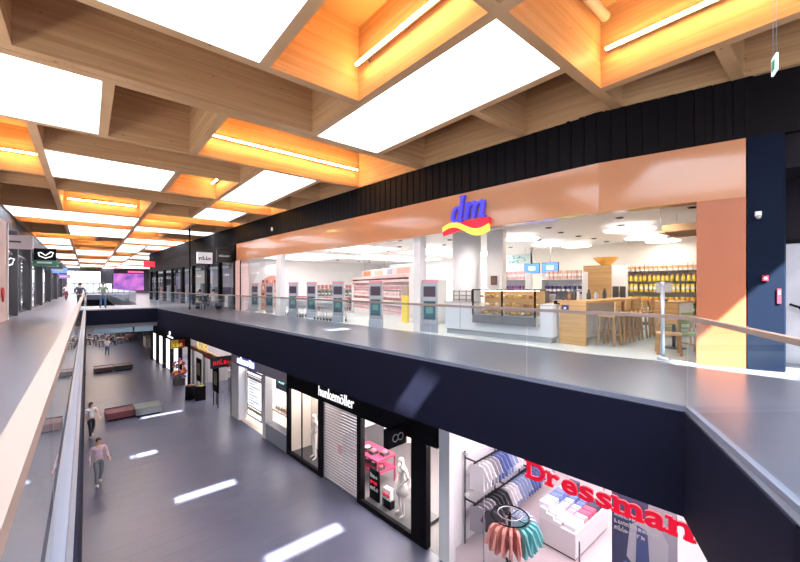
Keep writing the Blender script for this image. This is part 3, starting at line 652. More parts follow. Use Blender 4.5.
# things on the counter
def onC(x, yy): return (9.02+x*ca-yy*sa, 6.75+x*sa+yy*ca, 1.026)
t = thing('tray_stand', 'three-tier wooden tray stand on the left end of the white counter', 'stand', onC(.2, .95), .115)
for i in range(3):
    m = MB(); m.cbox((0, 0, .06+i*.13), (.34, .5, .02)); m.build('tray', OAKD, t)
for sx in (-1, 1):
    for sy in (-1, 1): m = MB(); m.cbox((sx*.15, sy*.23, .18), (.02, .02, .36)); m.build('upright', DGREY, t)
t = thing('small_box_speaker', 'small dark brown box hanging on the cream pier', 'box', (10.2, 7.3, 1.55), .2)
m = MB(); m.box(-.05, 0, -.1, .1, 0, .3); m.build('case', C(.10, .05, .03), t); m = MB(); m.box(-.056, -.05, -.07, .07, .05, .25); m.build('front', C(.18, .08, .05), t)
t = thing('back_counter', 'low white back counter behind the glass food case', 'counter', (10.75, 5.75, .006), .115)
m = MB(); m.box(0, .55, -.7, .9, 0, .92); m.build('body', WHITE, t); m = MB(); m.box(-.02, .57, -.72, .92, .92, .96); m.build('worktop', OAK, t)
t = thing('cash_register', 'black cash register with tilted screen on the back counter', 'register', (11.0, 5.4, .967), .115)
m = MB(); m.cbox((0, 0, .05), (.36, .4, .1)); m.build('drawer', BLACK, t)
m = MB(); m.obox((.05, 0, .1), (.0, 0, .25), .06, .05); m.build('stem', BLACK, t)
m = MB(); m.obox((-.08, -.17, .27), (-.08, .17, .27), .03, .26, 0, (.45, 0, 1)); m.build('screen', DGREY, t)
t = thing('coffee_machine', 'chrome and black coffee machine on the back counter beside the register', 'coffee machine', (11.05, 6.2, .967), .115)
m = MB(); m.cbox((0, 0, .2), (.4, .5, .4)); m.build('body', C(.10, .09, .10, .3), t); m = MB(); m.cbox((-.08, 0, .42), (.25, .46, .05)); m.build('cup_rail', STEEL, t); m = MB(); [m.tube([(-.2, k, .22), (-.3, k, .18)], .02, 8) for k in (-.12, .12)]; m.build('group_head', STEEL, t)
t = thing('small_notice', 'small dark blue notice with a white emblem at the end of the bar', 'sign', (9.5, 4.6, .85), 0)
m = MB(); m.box(-.02, 0, -.09, .09, 0, .17); m.build('board', C(.03, .04, .20), t); m = MB(); m.cbox((-.022, 0, .09), (.006, .06, .06)); m.build('emblem', WHITE, t)

# ---- wooden bar with stools
t = thing('bar_table', 'long oak bar table with slab leg running into the cafe', 'table', (9.5, 4.45, .006), 0)
m = MB(); m.box(0, 4.0, -.36, .36, 1.06, 1.13); m.build('top', OAK, t)
m = MB(); m.box(0, .09, -.36, .30, 0, 1.06); m.build('leg', OAK, t)
m = MB(); m.box(3.9, 3.99, -.36, .30, 0, 1.06); m.build('leg', OAK, t)
m = MB(); m.box(.09, 3.9, .24, .28, .02, 1.06); m.build('back_panel', WHITE, t)
S0 = thing('bar_stool', 'x', 'stool', (0, 0, 0), 0, 'wooden bar stools along the bar')
m = MB(); m.cbox((0, 0, .75), (.40, .40, .045)); m.build('seat', OAK, S0)
for sx in (-1, 1):
    for sy in (-1, 1):
        m = MB(); m.obox((sx*.16, sy*.16, .73), (sx*.20, sy*.20, 0), .04, .04); m.build('leg', OAKD, S0)
m = MB(); [m.obox((-.19, s*.19, .28), (.19, s*.19, .28), .025, .03) for s in (-1, 1)]; m.build('footrest', OAKD, S0)
m = MB(); m.obox((-.19, -.2, 1.0), (.19, -.2, 1.0), .03, .24); m.build('backrest', OAK, S0)
m = MB(); [m.obox((s*.17, -.18, .75), (s*.17, -.2, .92), .03, .03) for s in (-1, 1)]; m.build('back_post', OAKD, S0); remember(S0)
for i, nm in enumerate(('nearest', 'second', 'third', 'fourth', 'furthest')):
    lab = 'oak bar stool with low back, %s along the bar' % nm
    p = (10.15+i*.66, 3.78, .006)
    if i == 0: S0.location = p; S0['label'] = lab
    else: dup(S0, p, None, lab)
for i, (x, h, c, lab) in enumerate(((9.75, .22, (.25, .12, .05), 'brown glass bottle at the near end of the bar'), (10.0, .3, (.05, .05, .05), 'tall black flask standing on the bar'), (10.25, .26, (.75, .72, .68), 'white jug standing on the bar'), (10.9, .28, (.08, .07, .07), 'dark grinder in the middle of the bar'), (11.4, .24, (.6, .6, .62), 'silver canister on the bar'), (12.0, .3, (.06, .06, .06), 'black pump bottle near the far end of the bar'))):
    t = thing('bar_vessel', lab, 'vessel', (x, 4.6, 1.136))
    m = MB(); m.lathe([(.05, 0), (.058, .02), (.058, h*.55), (.03, h*.8), (.028, h*.92)], n=12); m.build('body', C(*c, .3), t)
    m = MB(); m.lathe([(.033, h*.92), (.033, h)], n=12); m.build('cap', DGREY, t)
# tall wooden cabinet + bowl
t = thing('tall_cabinet', 'tall oak-fronted cabinet with white side and black appliance doors', 'cabinet', (13.76, 5.05, .006), 0)
m = MB(); m.box(.02, 1.5, 0, .95, 0, 2.24); m.build('body', WHITE, t)
m = MB(); m.box(0, .02, 0, .95, 0, 2.24); m.build('front_panel', OAK, t)
m = MB(); m.box(.08, .62, -.015, 0, .85, 1.5); d_ = m.build('appliance_door', DK, t); m = MB(); m.box(.58, .60, -.03, -.015, .95, 1.4); m.build('handle', STEEL, d_)
m = MB(); m.box(.72, 1.26, -.015, 0, .85, 1.5); d_ = m.build('appliance_door', DK, t); m = MB(); m.box(1.22, 1.24, -.03, -.015, .95, 1.4); m.build('handle', STEEL, d_)
b = MB(); rr = random.Random(2)
b.lathe([(.10, 0), (.14, .02), (.30, .16), (.42, .30), (.40, .31), (.27, .18), (.05, .04)], n=20); tag(b.build('wooden_bowl', C(.72, .34, .05), None, (14.45, 5.5, 2.246)), 'large amber wooden bowl on top of the tall cabinet', 'bowl')
# till counter right of the cabinet
t = thing('till_counter', 'white till counter with oak end panel between bar and wall rack', 'counter', (13.3, 3.05, .006), 0)
m = MB(); m.box(.05, 1.6, 0, .75, .1, 1.0); m.build('body', WHITE, t); m = MB(); m.box(0, .05, 0, .75, 0, 1.02); m.build('end_panel', OAK, t); m = MB(); m.box(0, 1.62, -.02, .77, 1.0, 1.04); m.build('worktop', OAK, t); m = MB(); m.box(.08, 1.58, .03, .72, 0, .1); m.build('plinth', DGREY, t)
t = thing('till', 'pale till screen on a stand on the till counter', 'register', (13.6, 3.5, 1.046), .3)
m = MB(); m.cbox((0, 0, .03), (.2, .2, .06)); m.build('foot', DGREY, t); m = MB(); m.tube([(0, 0, .06), (0, 0, .3)], .02, 8); m.build('stem', DGREY, t); m = MB(); m.cbox((-.03, 0, .42), (.04, .42, .3)); m.build('screen', C(.6, .58, .56), t)
# slatted canopy
t = thing('slatted_canopy', 'small slatted oak canopy hanging from the ceiling beside the orange pillar', 'canopy', (10.6, 2.1, 2.72), 0)
m = MB(); m.box(-.7, .7, -.55, -.49, 0, .04); m.box(-.7, .7, .49, .55, 0, .04); m.build('frame', OAK, t)
for k in range(8):
    m = MB(); m.cbox((-.62+k*.177, 0, .08), (.04, 1.0, .16)); m.build('slat', OAKD, t)
m = MB(); [m.tube([(a, b_, .1), (a, b_, .6)], .006, 5) for a in (-.65, .65) for b_ in (-.52, .52)]; m.build('wire', GREY, t)
# cafe table with chairs
def chair(label, loc, rz, mseat, mleg, group):
    t = thing('cafe_chair', label, 'chair', loc, rz, group)
    m = MB(); m.cbox((0, 0, .45), (.44, .44, .04)); m.build('seat', mseat, t)
    for sx in (-1, 1):
        for sy in (-1, 1):
            m = MB(); m.obox((sx*.18, sy*.18, .43), (sx*.21, sy*.21, 0), .04, .04); m.build('leg', mleg, t)
    m = MB(); [m.obox((s*.19, -.2, .43), (s*.19, -.25, .82), .035, .035) for s in (-1, 1)]; m.build('back_post', mleg, t)
    m = MB(); m.obox((-.21, -.245, .74), (.21, -.245, .74), .025, .2); m.build('backrest', mseat, t)
    m = MB(); [m.obox((s*.2, -.2, .24), (s*.2, .2, .24), .02, .03) for s in (-1, 1)]; m.build('stretcher', mleg, t)
    return t
GRC = C(.30, .42, .16)
chair('oak cafe chair standing beside the steel post', (9.85, 2.45, .006), 1.9, OAK, OAKD, 'cafe chairs')
chair('green-backed cafe chair beside the orange pillar', (10.25, 2.05, .006), 2.6, GRC, OAKD, 'cafe chairs')
chair('green-seated cafe chair behind the round cafe table', (11.6, 2.7, .006), -.4, GRC, OAKD, 'cafe chairs')
t = thing('cafe_table', 'round white cafe table behind the oak chair', 'table', (10.9, 2.6, .006))
m = MB(); m.lathe([(.4, .72), (.42, .73), (.42, .75)], n=24); m.build('top', WHITE, t); m = MB(); m.tube([(0, 0, .02), (0, 0, .72)], .035, 10); m.build('leg', DGREY, t); m = MB(); m.lathe([(.25, 0), (.25, .015), (.05, .03)], n=18); m.build('foot', DGREY, t)
t = thing('barrier_post', 'slim grey steel barrier post with wider foot at the cafe edge', 'post', (8.98, 2.33, .006))
m = MB(); m.lathe([(.10, 0), (.10, .06), (.06, .09)], n=16); m.build('foot', STEEL, t); m = MB(); m.tube([(0, 0, .08), (0, 0, 1.55)], .035, 12); m.build('pole', mat('pole_blue', (.45, .52, .62), .3, metal=.4), t); m = MB(); m.ball((0, 0, 1.56), .045); m.build('cap', STEEL, t)

# ---- black service recess at far right
mb = MB(); mb.prism([(9.16, 1.08), (9.30, .62), (9.55, .62), (9.7, 1.08)], 0, 4.2); st(mb.build('wall_service_pier', mat('pier_black', (.005, .009, .022), .6, spec=.05)), 'black pier beside the orange pillar')
mb = MB(); mb.box(10.6, 10.8, -4, 1.08, 0, 4.2); mb.box(9.5, 10.7, -4, 1.08, 3.6, 4.2); st(mb.build('wall_service', mat('service_wall', (.016, .012, .017), .6, spec=.15)), 'dark wall of the service recess')
dr = MB(); dr.box(10.55, 10.6, -1.2, .80, 0, 2.34); dr = st(dr.build('door_1', mat('door_grey', (.52, .50, .55), .5, noise=(3, .25))), 'pale grey scuffed service door')
m = MB(); m.box(10.53, 10.6, .80, .88, 0, 2.42); m.box(10.53, 10.6, -1.2, .80, 2.34, 2.42); m.build('door_frame', BLACK, dr)
m = MB(); m.tube([(10.54, .62, 1.15), (10.48, .62, 1.15), (10.48, .50, 1.10), (10.48, .45, 1.0), (10.54, .45, .98)], .022, 8); m.build('door_handle', BLACK, dr)
t = thing('alarm_box', 'red square fire alarm call point on the black pier', 'alarm', (9.225, .86, 1.60), RZ+.28); m = MB(); m.box(-.03, 0, -.04, .04, 0, .10); m.build('case', C(.40, .01, .03), t); m = MB(); m.box(-.036, -.03, -.02, .02, .03, .07); m.build('button', C(.7, .6, .6), t)
t = thing('fire_cabinet', 'tall narrow red extinguisher sign below the call point', 'sign', (9.28, .69, 1.2), RZ+.28); m = MB(); m.box(-.02, 0, -.025, .025, 0, .26); m.build('plate', C(.36, .01, .04), t); m = MB(); m.box(-.024, -.02, -.012, .012, .16, .22); m.build('pictogram', WHITE, t)
t = thing('wall_sensor', 'small white sensor on the black pier', 'sensor', (9.20, .95, 2.72), RZ+.28); m = MB(); m.cbox((-.03, 0, .08), (.06, .08, .08)); m.build('body', WHITE, t); m = MB(); m.ball((-.05, 0, .02), .04); m.build('lens', GREY, t)
t = thing('exit_sign', 'small glowing exit sign hanging on thin wires from the timber beam', 'sign', (6.9, .55, 4.28), -PI/2+.30)
m = MB(); m.box(-.012, .012, -.10, .10, .02, .24); m.build('plate', mat('exit_plate', (.6, .8, .85), .3, emit=.8, ecol=(.6, .85, .95)), t); m = MB(); m.box(-.018, -.012, -.05, .06, .06, .19); m.build('pictogram', C(.1, .45, .35), t)
for sy in (-1, 1): m = MB(); m.tube([(0, sy*.08, .25), (0, sy*.08, 2.5)], .004, 5); m.build('wire', GREY, t)
t = thing('band_sensor', 'small round white sensor on the black cladding band', 'sensor', (*W(DM, -.05, 19.5), 4.55), RZ); m = MB(); m.ball((0, 0, 0), (.05, .09, .11)); m.build('dome', WHITE, t); m = MB(); m.cbox((.02, 0, 0), (.04, .1, .1)); m.build('mount', GREY, t)
t = thing('duct_pipe', 'grey ventilation pipe crossing the near orange coffer', 'pipe', (5.9, 2.5, 6.5), 0); m = MB(); m.tube([(-1.3, .30, 0), (1.45, .30, 0)], .09, 12); m.build('pipe', mat('pipe_grey', (.45, .42, .40), .4), t); m = MB(); [m.cbox((x, .30, .2), (.03, .04, .22)) for x in (-1, 1)]; m.build('hanger', GREY, t)

def marks(name, n, size, m_, parent, loc, seed=0, wd=.6, d=.01):
    rr = random.Random(seed); o = MB(); x = 0                # unreadable lettering: a row of letter-sized marks
    for i in range(n):
        w_ = size*wd*rr.uniform(.7, 1.1); h_ = size*rr.choice([.55, .55, .6, .85])
        o.box(x, x+w_*.28, -d, 0, 0, h_); o.box(x+w_*.28, x+w_*.75, -d, 0, h_-size*.16 if rr.random() < .5 else 0, h_ if rr.random() < .5 else size*.16)
        if rr.random() < .6: o.box(x+w_*.55, x+w_*.78, -d, 0, 0, size*.5)
        x += w_
    return o.build(name, m_, parent, loc)

# ================================================================== PEOPLE
def skin(name, chains, mats, parent, sub=1, root=None):
    """chains: lists of (point, radius) sharing points by rounding -> one continuous skinned surface"""
    idx = {}; vs = []; rs = []; es = []
    for ch in chains:
        prev = None
        for p, r in ch:
            k = tuple(round(c, 4) for c in p)
            if k not in idx: idx[k] = len(vs); vs.append(p); rs.append(r)
            if prev is not None and prev != idx[k]: es.append((prev, idx[k]))
            prev = idx[k]
    me = bpy.data.meshes.new(name); me.from_pydata(vs, es, [])
    o = bpy.data.objects.new(name, me); COL.objects.link(o)
    o.modifiers.new('s', 'SKIN')
    sv = me.skin_vertices[0].data
    for i, r in enumerate(rs): sv[i].radius = r if isinstance(r, tuple) else (r, r); sv[i].use_root = (i == 0)
    if sub: md = o.modifiers.new('u', 'SUBSURF'); md.levels = sub; md.render_levels = sub
    dg = bpy.context.evaluated_depsgraph_get(); dg.update()
    out = bpy.data.meshes.new_from_object(o.evaluated_get(dg)); bpy.data.objects.remove(o)
    out.name = name; out.materials.clear(); out.materials.append(mats)
    for p in out.polygons: p.use_smooth = True
    return link(name, out, parent)
SKIN = mat('skin', (.60, .36, .27), .55)
def person(label, loc, rz, h=1.68, top=(.8, .78, .78), bottom=(.03, .03, .04), hair=(.03, .02, .02), shoes=(.8, .8, .8), pose='walk', long_hair=False, sleeve='short', bag=None, phone=False, group=None, plastic=None, dress=None, stand=True, name='person', cat='person'):
    k = h/1.70; t = thing(name, label, cat, loc, rz, group); S = lambda x, y, z: (x*k, y*k, z*k)   # faces local -y
    body = mat('c_body', (1, 1, 1)) if False else (plastic or SKIN)
    sit = pose == 'sit'; zo = -.42 if sit else 0
    pel = S(0, 0, .95+zo); wst = S(0, .0, 1.10+zo); che = S(0, .0, 1.30+zo); nec = S(0, .01, 1.46+zo); hb = S(0, -.005, 1.535+zo); hm = S(0, -.02, 1.61+zo); ht = S(0, -.01, 1.675+zo)
    if sit: LK, LA, LT = [S(s*.11, -.42, .52) for s in (-1, 1)], [S(s*.11, -.42, .08) for s in (-1, 1)], [S(s*.11, -.58, .03) for s in (-1, 1)]
    elif pose == 'walk': LK, LA, LT = [S(-.10, -.16, .52), S(.09, -.02, .50)], [S(-.10, -.20, .08), S(.09, .20, .12)], [S(-.11, -.36, .03), S(.10, .07, .03)]
    else: LK, LA, LT = [S(-.11, -.03, .50), S(.12, -.04, .50)], [S(-.12, .0, .08), S(.15, -.02, .08)], [S(-.13, -.16, .03), S(.18, -.17, .03)]
    HP = [S(s*.095, 0, .90+zo) for s in (-1, 1)]; SH = [S(s*.19, .01, 1.40+zo) for s in (-1, 1)]
    if phone: EL, WR = [S(-.25, -.02, 1.14+zo), S(.25, -.05, 1.15+zo)], [S(-.26, -.12, .92+zo), S(.10, -.30, 1.25+zo)]
    elif pose == 'walk': EL, WR = [S(-.25, .10, 1.14), S(.25, -.03, 1.13)], [S(-.26, .02, .90), S(.26, -.22, .98)]
    elif sit: EL, WR = [S(-.24, -.08, 1.16+zo), S(.24, -.08, 1.16+zo)], [S(-.15, -.34, 1.08+zo), S(.15, -.34, 1.08+zo)]
    else: EL, WR = [S(-.27, .03, 1.14), S(.30, .05, 1.16)], [S(-.27, -.06, .90), S(.16, -.06, .98)]
    r = lambda a, b=None: (a*k, (b or a)*k)
    ch = [[(pel, r(.13, .10)), (wst, r(.11, .085)), (che, r(.135, .095)), (nec, r(.055)), (hb, r(.06, .07)), (hm, r(.075, .095)), (ht, r(.06, .075))]]
    for i in (0, 1):
        ch.append([(pel, r(.13, .10)), (HP[i], r(.085)), (LK[i], r(.055)), (LA[i], r(.036)), (LT[i], r(.03, .022))])
        hd = tuple(Vector(WR[i])+(Vector(WR[i])-Vector(EL[i])).normalized()*.09*k)
        ch.append([(che, r(.135, .095)), (SH[i], r(.055)), (EL[i], r(.04)), (WR[i], r(.026)), (hd, r(.032, .018))])
        hv = (Vector(WR[i])-Vector(EL[i])).normalized(); sd = hv.cross(Vector((0, 1, 0))).normalized()
        for f in (-1.3, -.45, .45, 1.3):
            b0 = Vector(hd)+sd*f*.014*k; ch.append([(hd, r(.032, .018)), (tuple(b0+hv*.03*k), r(.008)), (tuple(b0+hv*.075*k), r(.007))])
        ch.append([(WR[i], r(.026)), (tuple(Vector(WR[i])+hv*.05*k+sd*.045*k), r(.009)), (tuple(Vector(WR[i])+hv*.09*k+sd*.055*k), r(.008))])
    ch.append([(hm, r(.075, .095)), (S(0, -.125, 1.60+zo), r(.012))])
    skin('body', ch, body, t)
    if not plastic:
        for s in (-1, 1):
            m = MB(); m.ball(S(s*.032, -.108, 1.625+zo), .009*k, n=6, k=4); m.build('eye', DK, t)
        m = MB(); m.ball(S(0, -.108, 1.565+zo), (.022*k, .008*k, .006*k), n=6, k=4); m.build('mouth', C(.45, .15, .14), t)
    if dress:
        sk = [(.125, 1.33), (.135, 1.25), (.115, 1.12), (.15, .98), (.20, .80), (.23, .62)]
        m = MB(); m.lathe([(a*k, z*k) for a, z in sk[::-1]], n=18, sy=.75); m.build('dress', C(*dress), t)
    if top:
        arms = [[(che, r(.155, .115)), (SH[i], r(.075)), (tuple(Vector(SH[i]).lerp(Vector(EL[i]), .75)) if sleeve == 'short' else EL[i], r(.062 if sleeve == 'short' else .055))]+([] if sleeve == 'short' else [(WR[i], r(.04))]) for i in (0, 1)]
        skin('top', [[(S(0, 0, .90+zo), r(.155, .125)), (wst, r(.145, .115)), (che, r(.155, .115)), (S(0, .01, 1.43+zo), r(.075, .07))]]+arms, C(*top) if isinstance(top, tuple) else top, t)
    if bottom:
        skin('trousers', [[(S(0, 0, 1.0+zo), r(.14, .11)), (pel, r(.145, .115))]]+[[(pel, r(.145, .115)), (HP[i], r(.10)), (LK[i], r(.070)), (LA[i], r(.055))] for i in (0, 1)], C(*bottom), t)
    if shoes:
        for i in (0, 1):
            a, b = Vector(LA[i]), Vector(LT[i]); m = MB()
            m.tube([(a.x, a.y+.03*k, .045*k), (a.x*.6+b.x*.4, a.y*.6+b.y*.4, .05*k), (b.x, b.y+.02*k, .035*k)], [.04*k, .046*k, .030*k], 8); m.build('shoe', C(*shoes), t)
    if hair:
        m = MB(); m.ball(S(0, .015, 1.65+zo), (.088*k, .100*k, .095*k), n=14, k=9)
        m.v = [(x, y if z > 1.66*k+zo*k or y > -.05*k else -.05*k, z) for x, y, z in m.v]
        if long_hair: m.ball(S(0, .065, 1.55+zo), (.085*k, .055*k, .13*k), n=12, k=7)
        m.build('hair', C(*hair), t)
    if bag:
        m = MB(); m.ball(S(.30, -.02, 1.0+zo), (.06*k, .14*k, .13*k), n=10, k=7); b_ = m.build('bag', C(*bag), t)
        m = MB(); m.tube([S(.28, .06, 1.10+zo), S(.21, .05, 1.42+zo), S(.27, -.08, 1.10+zo)], .012*k, 6); m.build('bag_strap', C(*bag), b_)
    return t
person('woman in white top and black trousers walking across the lower floor', (.15, 23.1, ZL), .35, 1.63, (.80, .74, .76), (.02, .02, .025), (.03, .015, .01), (.85, .82, .82), 'walk', True)
person('person in pale pink patterned top and grey trousers with a grey shoulder bag', (.32, 17.4, ZL), .25, 1.66, mat('pink_pattern', (.62, .42, .50), .7, noise=(22, .55)), (.16, .16, .19), (.05, .02, .015), (.75, .70, .68), 'walk', False, 'long', (.14, .14, .17))
person('person in white shirt and blue jeans seen far off on the lower floor', (1.61, 49.4, ZL), 2.6, 1.74, (.82, .82, .86), (.08, .13, .28), (.05, .03, .02), (.2, .2, .2), 'stand', phone=True)
person('person in dark jumper sitting by the gallery balustrade', (5.80, 27.7, .0), 2.5, 1.70, (.035, .025, .035), (.03, .03, .05), (.03, .02, .02), (.03, .03, .03), 'sit', sleeve='long')
person('person in white shirt sitting by the gallery balustrade', (6.45, 26.95, .0), 2.9, 1.72, (.82, .80, .82), (.05, .06, .10), (.05, .03, .02), (.05, .05, .05), 'sit')
person('person in green top and jeans standing on the footbridge', (.85, 32.8, 0), 3.0, 1.76, (.20, .26, .16), (.10, .15, .28), (.12, .07, .04), (.1, .1, .1), 'stand')
person('person in dark clothes standing left of the green-topped person on the footbridge', (-.35, 33.5, 0), 2.8, 1.72, (.06, .06, .10), (.04, .05, .08), (.03, .02, .02), (.1, .1, .1), 'stand', sleeve='long')
person('distant person in white shirt and dark red trousers on the left gallery', (-1.75, 55, 0), .3, 1.72, (.75, .74, .78), (.20, .02, .05), (.05, .03, .02), (.1, .1, .1), 'walk')
person('distant person in black on the left gallery near the far doors', (-.9, 66, 0), .2, 1.75, (.05, .05, .06), (.04, .04, .05), (.03, .02, .02), (.1, .1, .1), 'stand')
t = thing('bench_seat', 'black bench with slim legs beside the gallery balustrade under two sitters', 'bench', (6.18, 27.25, 0), math.atan2(.75, -.65))
m = MB(); m.box(-.85, .85, -.2, .2, .38, .43); m.build('seat', DGREY, t)
for sx in (-.75, .75):
    m = MB(); m.box(sx-.03, sx+.03, -.18, .18, 0, .38); m.build('leg', BLACK, t)
t = thing('gallery_table', 'round bistro table with pale top by the gallery balustrade', 'table', (5.75, 27.0, 0))
m = MB(); m.lathe([(.3, .9), (.32, .91), (.32, .94)], n=18); m.build('top', C(.6, .5, .42), t); m = MB(); m.tube([(0, 0, .02), (0, 0, .9)], .03, 8); m.build('leg', DGREY, t); m = MB(); m.lathe([(.22, 0), (.22, .02)], n=14); m.build('foot', DGREY, t)
t = thing('ceiling_post', 'slim black post from gallery floor to timber ceiling', 'post', (5.13, 27.4, 0)); m = MB(); m.tube([(0, 0, .01), (0, 0, 5.29)], .05, 10); m.build('shaft', BLACK, t); m = MB(); m.lathe([(.1, 0), (.1, .02)], n=12); m.build('base_plate', DGREY, t)

# ================================================================== LOWER SHOPS
ZC = -1.22
def lw(nm, m, lab=None, ob=None): return st(ob.build(nm, m, None, (LS, 0, 0), RZ), lab)
mb = MB(); mb.box(7.5, 7.7, -4, 44, ZL, ZC); lw('wall_lower_back', WHITE, 'rear wall of the lower shops', mb)
for i, (s, m_) in enumerate(((6.85, WHITE), (15.45, WHITE), (22.0, WHITEW), (30.4, C(.3, .28, .3)), (44, C(.2, .2, .22)))):
    mb = MB(); mb.box(.02, 7.6, s-.06, s+.06, ZL, ZC); lw('wall_lower_party', m_, 'partition wall between lower shops', mb)
def shop_fill(nm, t0, t1, s0, s1, z, lab, m_=PANELW):  # unseen glowing panels added to brighten the lower shops
    c = W(LS, (t0+t1)/2, (s0+s1)/2); t = thing('fill_panel', lab, 'lamp', (*c, z), RZ, 'fill light panels added in the lower shops')
    a, b = (t1-t0)/2, (s1-s0)/2
    m = MB(); m.box(-a, a, -b, b, .02, .05); m.build('frame', WHITE, t); m = MB(); m.box(-a+.03, a-.03, -b+.03, b-.03, 0, .02); m.build('diffuser', m_, t)
    m = MB(); [m.tube([(x, y_, .05), (x, y_, ZC-z)], .006, 5) for x in (-a+.05, a-.05) for y_ in (-b+.05, b-.05)]; m.build('wire', GREY, t)
shop_fill('a', .25, 6.5, 1.0, 6.0, -1.75, 'rosy fill light panel added over the menswear shop', PANELP)
shop_fill('b', .15, 5.5, 7.4, 10.1, -2.3, 'fill light panel added over the lingerie display', PANELH)
shop_fill('c', .12, .9, 12.9, 15.1, -2.4, 'fill light panel added in the beige shop window', PANELH)
shop_fill('c2', 1.0, 5.5, 10.5, 12.6, -2.4, 'fill light panel added behind the roller shutter')
shop_fill('d', .6, 5, 16.0, 21.5, -2.2, 'fill light panel added in the white lit shop')
shop_fill('e', .6, 5, 23, 29.5, -1.9, 'fill light panel added in the bakery')
shop_fill('f', .6, 5, 31, 43, -1.9, 'fill light panel added in the far lower shops')

# ---- black-framed lingerie shop
def box(nm, m_, par, t0, t1, s0, s1, z0, z1): return MB().box(t0, t1, s0, s1, z0, z1).build(nm, m_, par)
hk = thing('black_shopfront', 'black framed shop front with silver roller shutter and two display windows', 'shop front', (LS, 0, ZL), RZ)
Z = lambda z: z-ZL
box('sign_panel', BLACK, hk, -.06, .06, 6.92, 15.42, Z(-2.82), Z(ZC)-.02)
for s0, s1 in ((15.22, 15.42), (12.62, 12.86), (10.22, 10.42), (7.30, 7.88)): box('post', BLACK, hk, -.07, .12, s0, s1, 0, Z(-2.82))
for s0, s1 in ((12.86, 15.22), (7.88, 10.22)):
    box('sill', BLACK, hk, -.07, .06, s0, s1, 0, .16); box('window_glass', SGLASS, hk, -.01, .002, s0, s1, .16, Z(-2.82))
    box('display_floor', C(.05, .045, .05), hk, .06, 1.2, s0, s1, .04, .12)
box('backdrop', mat('beige_back', (.66, .57, .50), .6), hk, 1.0, 1.06, 12.86, 15.3, .12, Z(-2.82))
box('backdrop_side', mat('beige_back', (.66, .57, .50), .6), hk, .06, 1.0, 15.2, 15.26, .12, Z(-2.82))
box('mullion', BLACK, hk, -.02, .03, 14.2, 14.24, .16, Z(-2.82))
rs = thing('roller_shutter', 'silver roller shutter with narrow horizontal slats, closed under the white letters', 'shutter', (*W(LS, .04, 11.52), ZL), RZ)
sm = MB().box(-.012, .012, -1.10, 1.10, 0, .072).mesh('slat', mat('slat_silver', (.62, .58, .60), .35, metal=.5))
k = 0
while .03+k*.105 < 2.83: link('slat', sm, rs, (0, 0, .02+k*.105)); k += 1
for s_ in (-1.1, 1.06): MB().box(-.03, .03, s_, s_+.04, 0, 2.86).build('guide_rail', DGREY, rs)
MB().box(-.014, -.012, -.12, .16, 1.25, 1.55).build('sticker', C(.75, .45, .50), rs)
sn = thing('white_letters', 'white lettering hunkemöller on the black shop front', 'sign', (*W(LS, -.075, 12.95), -2.63), RZ-PI/2)
o = text('letters', 'hunkemöller', .54, mat('letters_white', (.9, .9, .9), .4, emit=.9, ecol=(1, .97, .97)), sn, (.12, 0, 0), 0, .008, 0, .0, .82)
ps = thing('projecting_sign', 'black projecting sign box with grey ring emblem above the right display window', 'sign', (*W(LS, -.42, 8.15), -2.98), RZ)
fs = MB().box(-.36, .36, -.1, .1, 0, .50).build('box', BLACK, ps)
for s_ in (-.1, .1):
    m = MB(); m.tube([(s_+.1*math.cos(a), -.11, .25+.1*math.sin(a)) for a in [2*PI*i/14 for i in range(14)]], .014, 5, 0, True); m.build('emblem_ring', C(.5, .5, .52), ps)
def mannequin(label, loc, rz, h=1.72, **kw):
    kw.setdefault('top', None); kw.setdefault('bottom', None)
    return person(label, loc, rz, h, hair=None, shoes=None, plastic=mat('mannequin', (.80, .72, .68), .35), pose='stand', name='mannequin', cat='mannequin', group='shop mannequins', **kw)
mq = mannequin('pale mannequin in white underwear in the beige left window', (*W(LS, .45, 13.95), ZL+.12), RZ-PI/2-.2, 1.86, bottom=None, dress=None)
mannequin('blonde-lit mannequin in a long white nightdress in the right window', (*W(LS, .42, 8.75), ZL+.12), RZ-PI/2-.3, 1.82, dress=(.82, .74, .68))
mannequin('second mannequin in a peach slip behind the nightdress mannequin', (*W(LS, .8, 8.35), ZL+.12), RZ-PI/2+.2, 1.80, dress=(.78, .60, .52))
t = thing('sale_sign', 'black board with white and red sale lettering in the right window', 'sign', (*W(LS, .3, 9.95), ZL+.12), RZ-PI/2)
MB().box(-.25, .25, 0, .04, 0, 1.0).build('board', BLACK, t)
for i, c in enumerate((WHITE, RED, WHITE)): marks('lettering', 4, .17, c, t, (-.2, -.002, .72-i*.2), i)
t = thing('gift_bag', 'white paper bag with red bow leaning by the sale board', 'bag', (*W(LS, .32, 9.35), ZL+.12), RZ-PI/2)
MB().box(-.16, .16, 0, .14, .25, .6).build('bag_body', WHITE, t); MB().box(-.2, .2, -.02, .16, 0, .25).build('stand', BLACK, t)
m = MB(); [m.ball((s_*.09, -.04, .42), (.09, .03, .06)) for s_ in (-1, 1)]; m.ball((0, -.05, .42), .035); m.build('bow', C(.7, .03, .05), t)
t = thing('red_table', 'dark red two-tier display table behind the right window', 'table', (*W(LS, 1.35, 11.3), ZL), RZ)
for z in (.5, .95): MB().box(-.45, .45, -.8, .8, z, z+.06).build('tier', C(.40, .03, .09), t)
for sx in (-.42, .42):
    for sy in (-.76, .76): MB().cbox((sx, sy, .475), (.05, .05, .95)).build('leg', C(.25, .02, .06), t)
rr = random.Random(21)
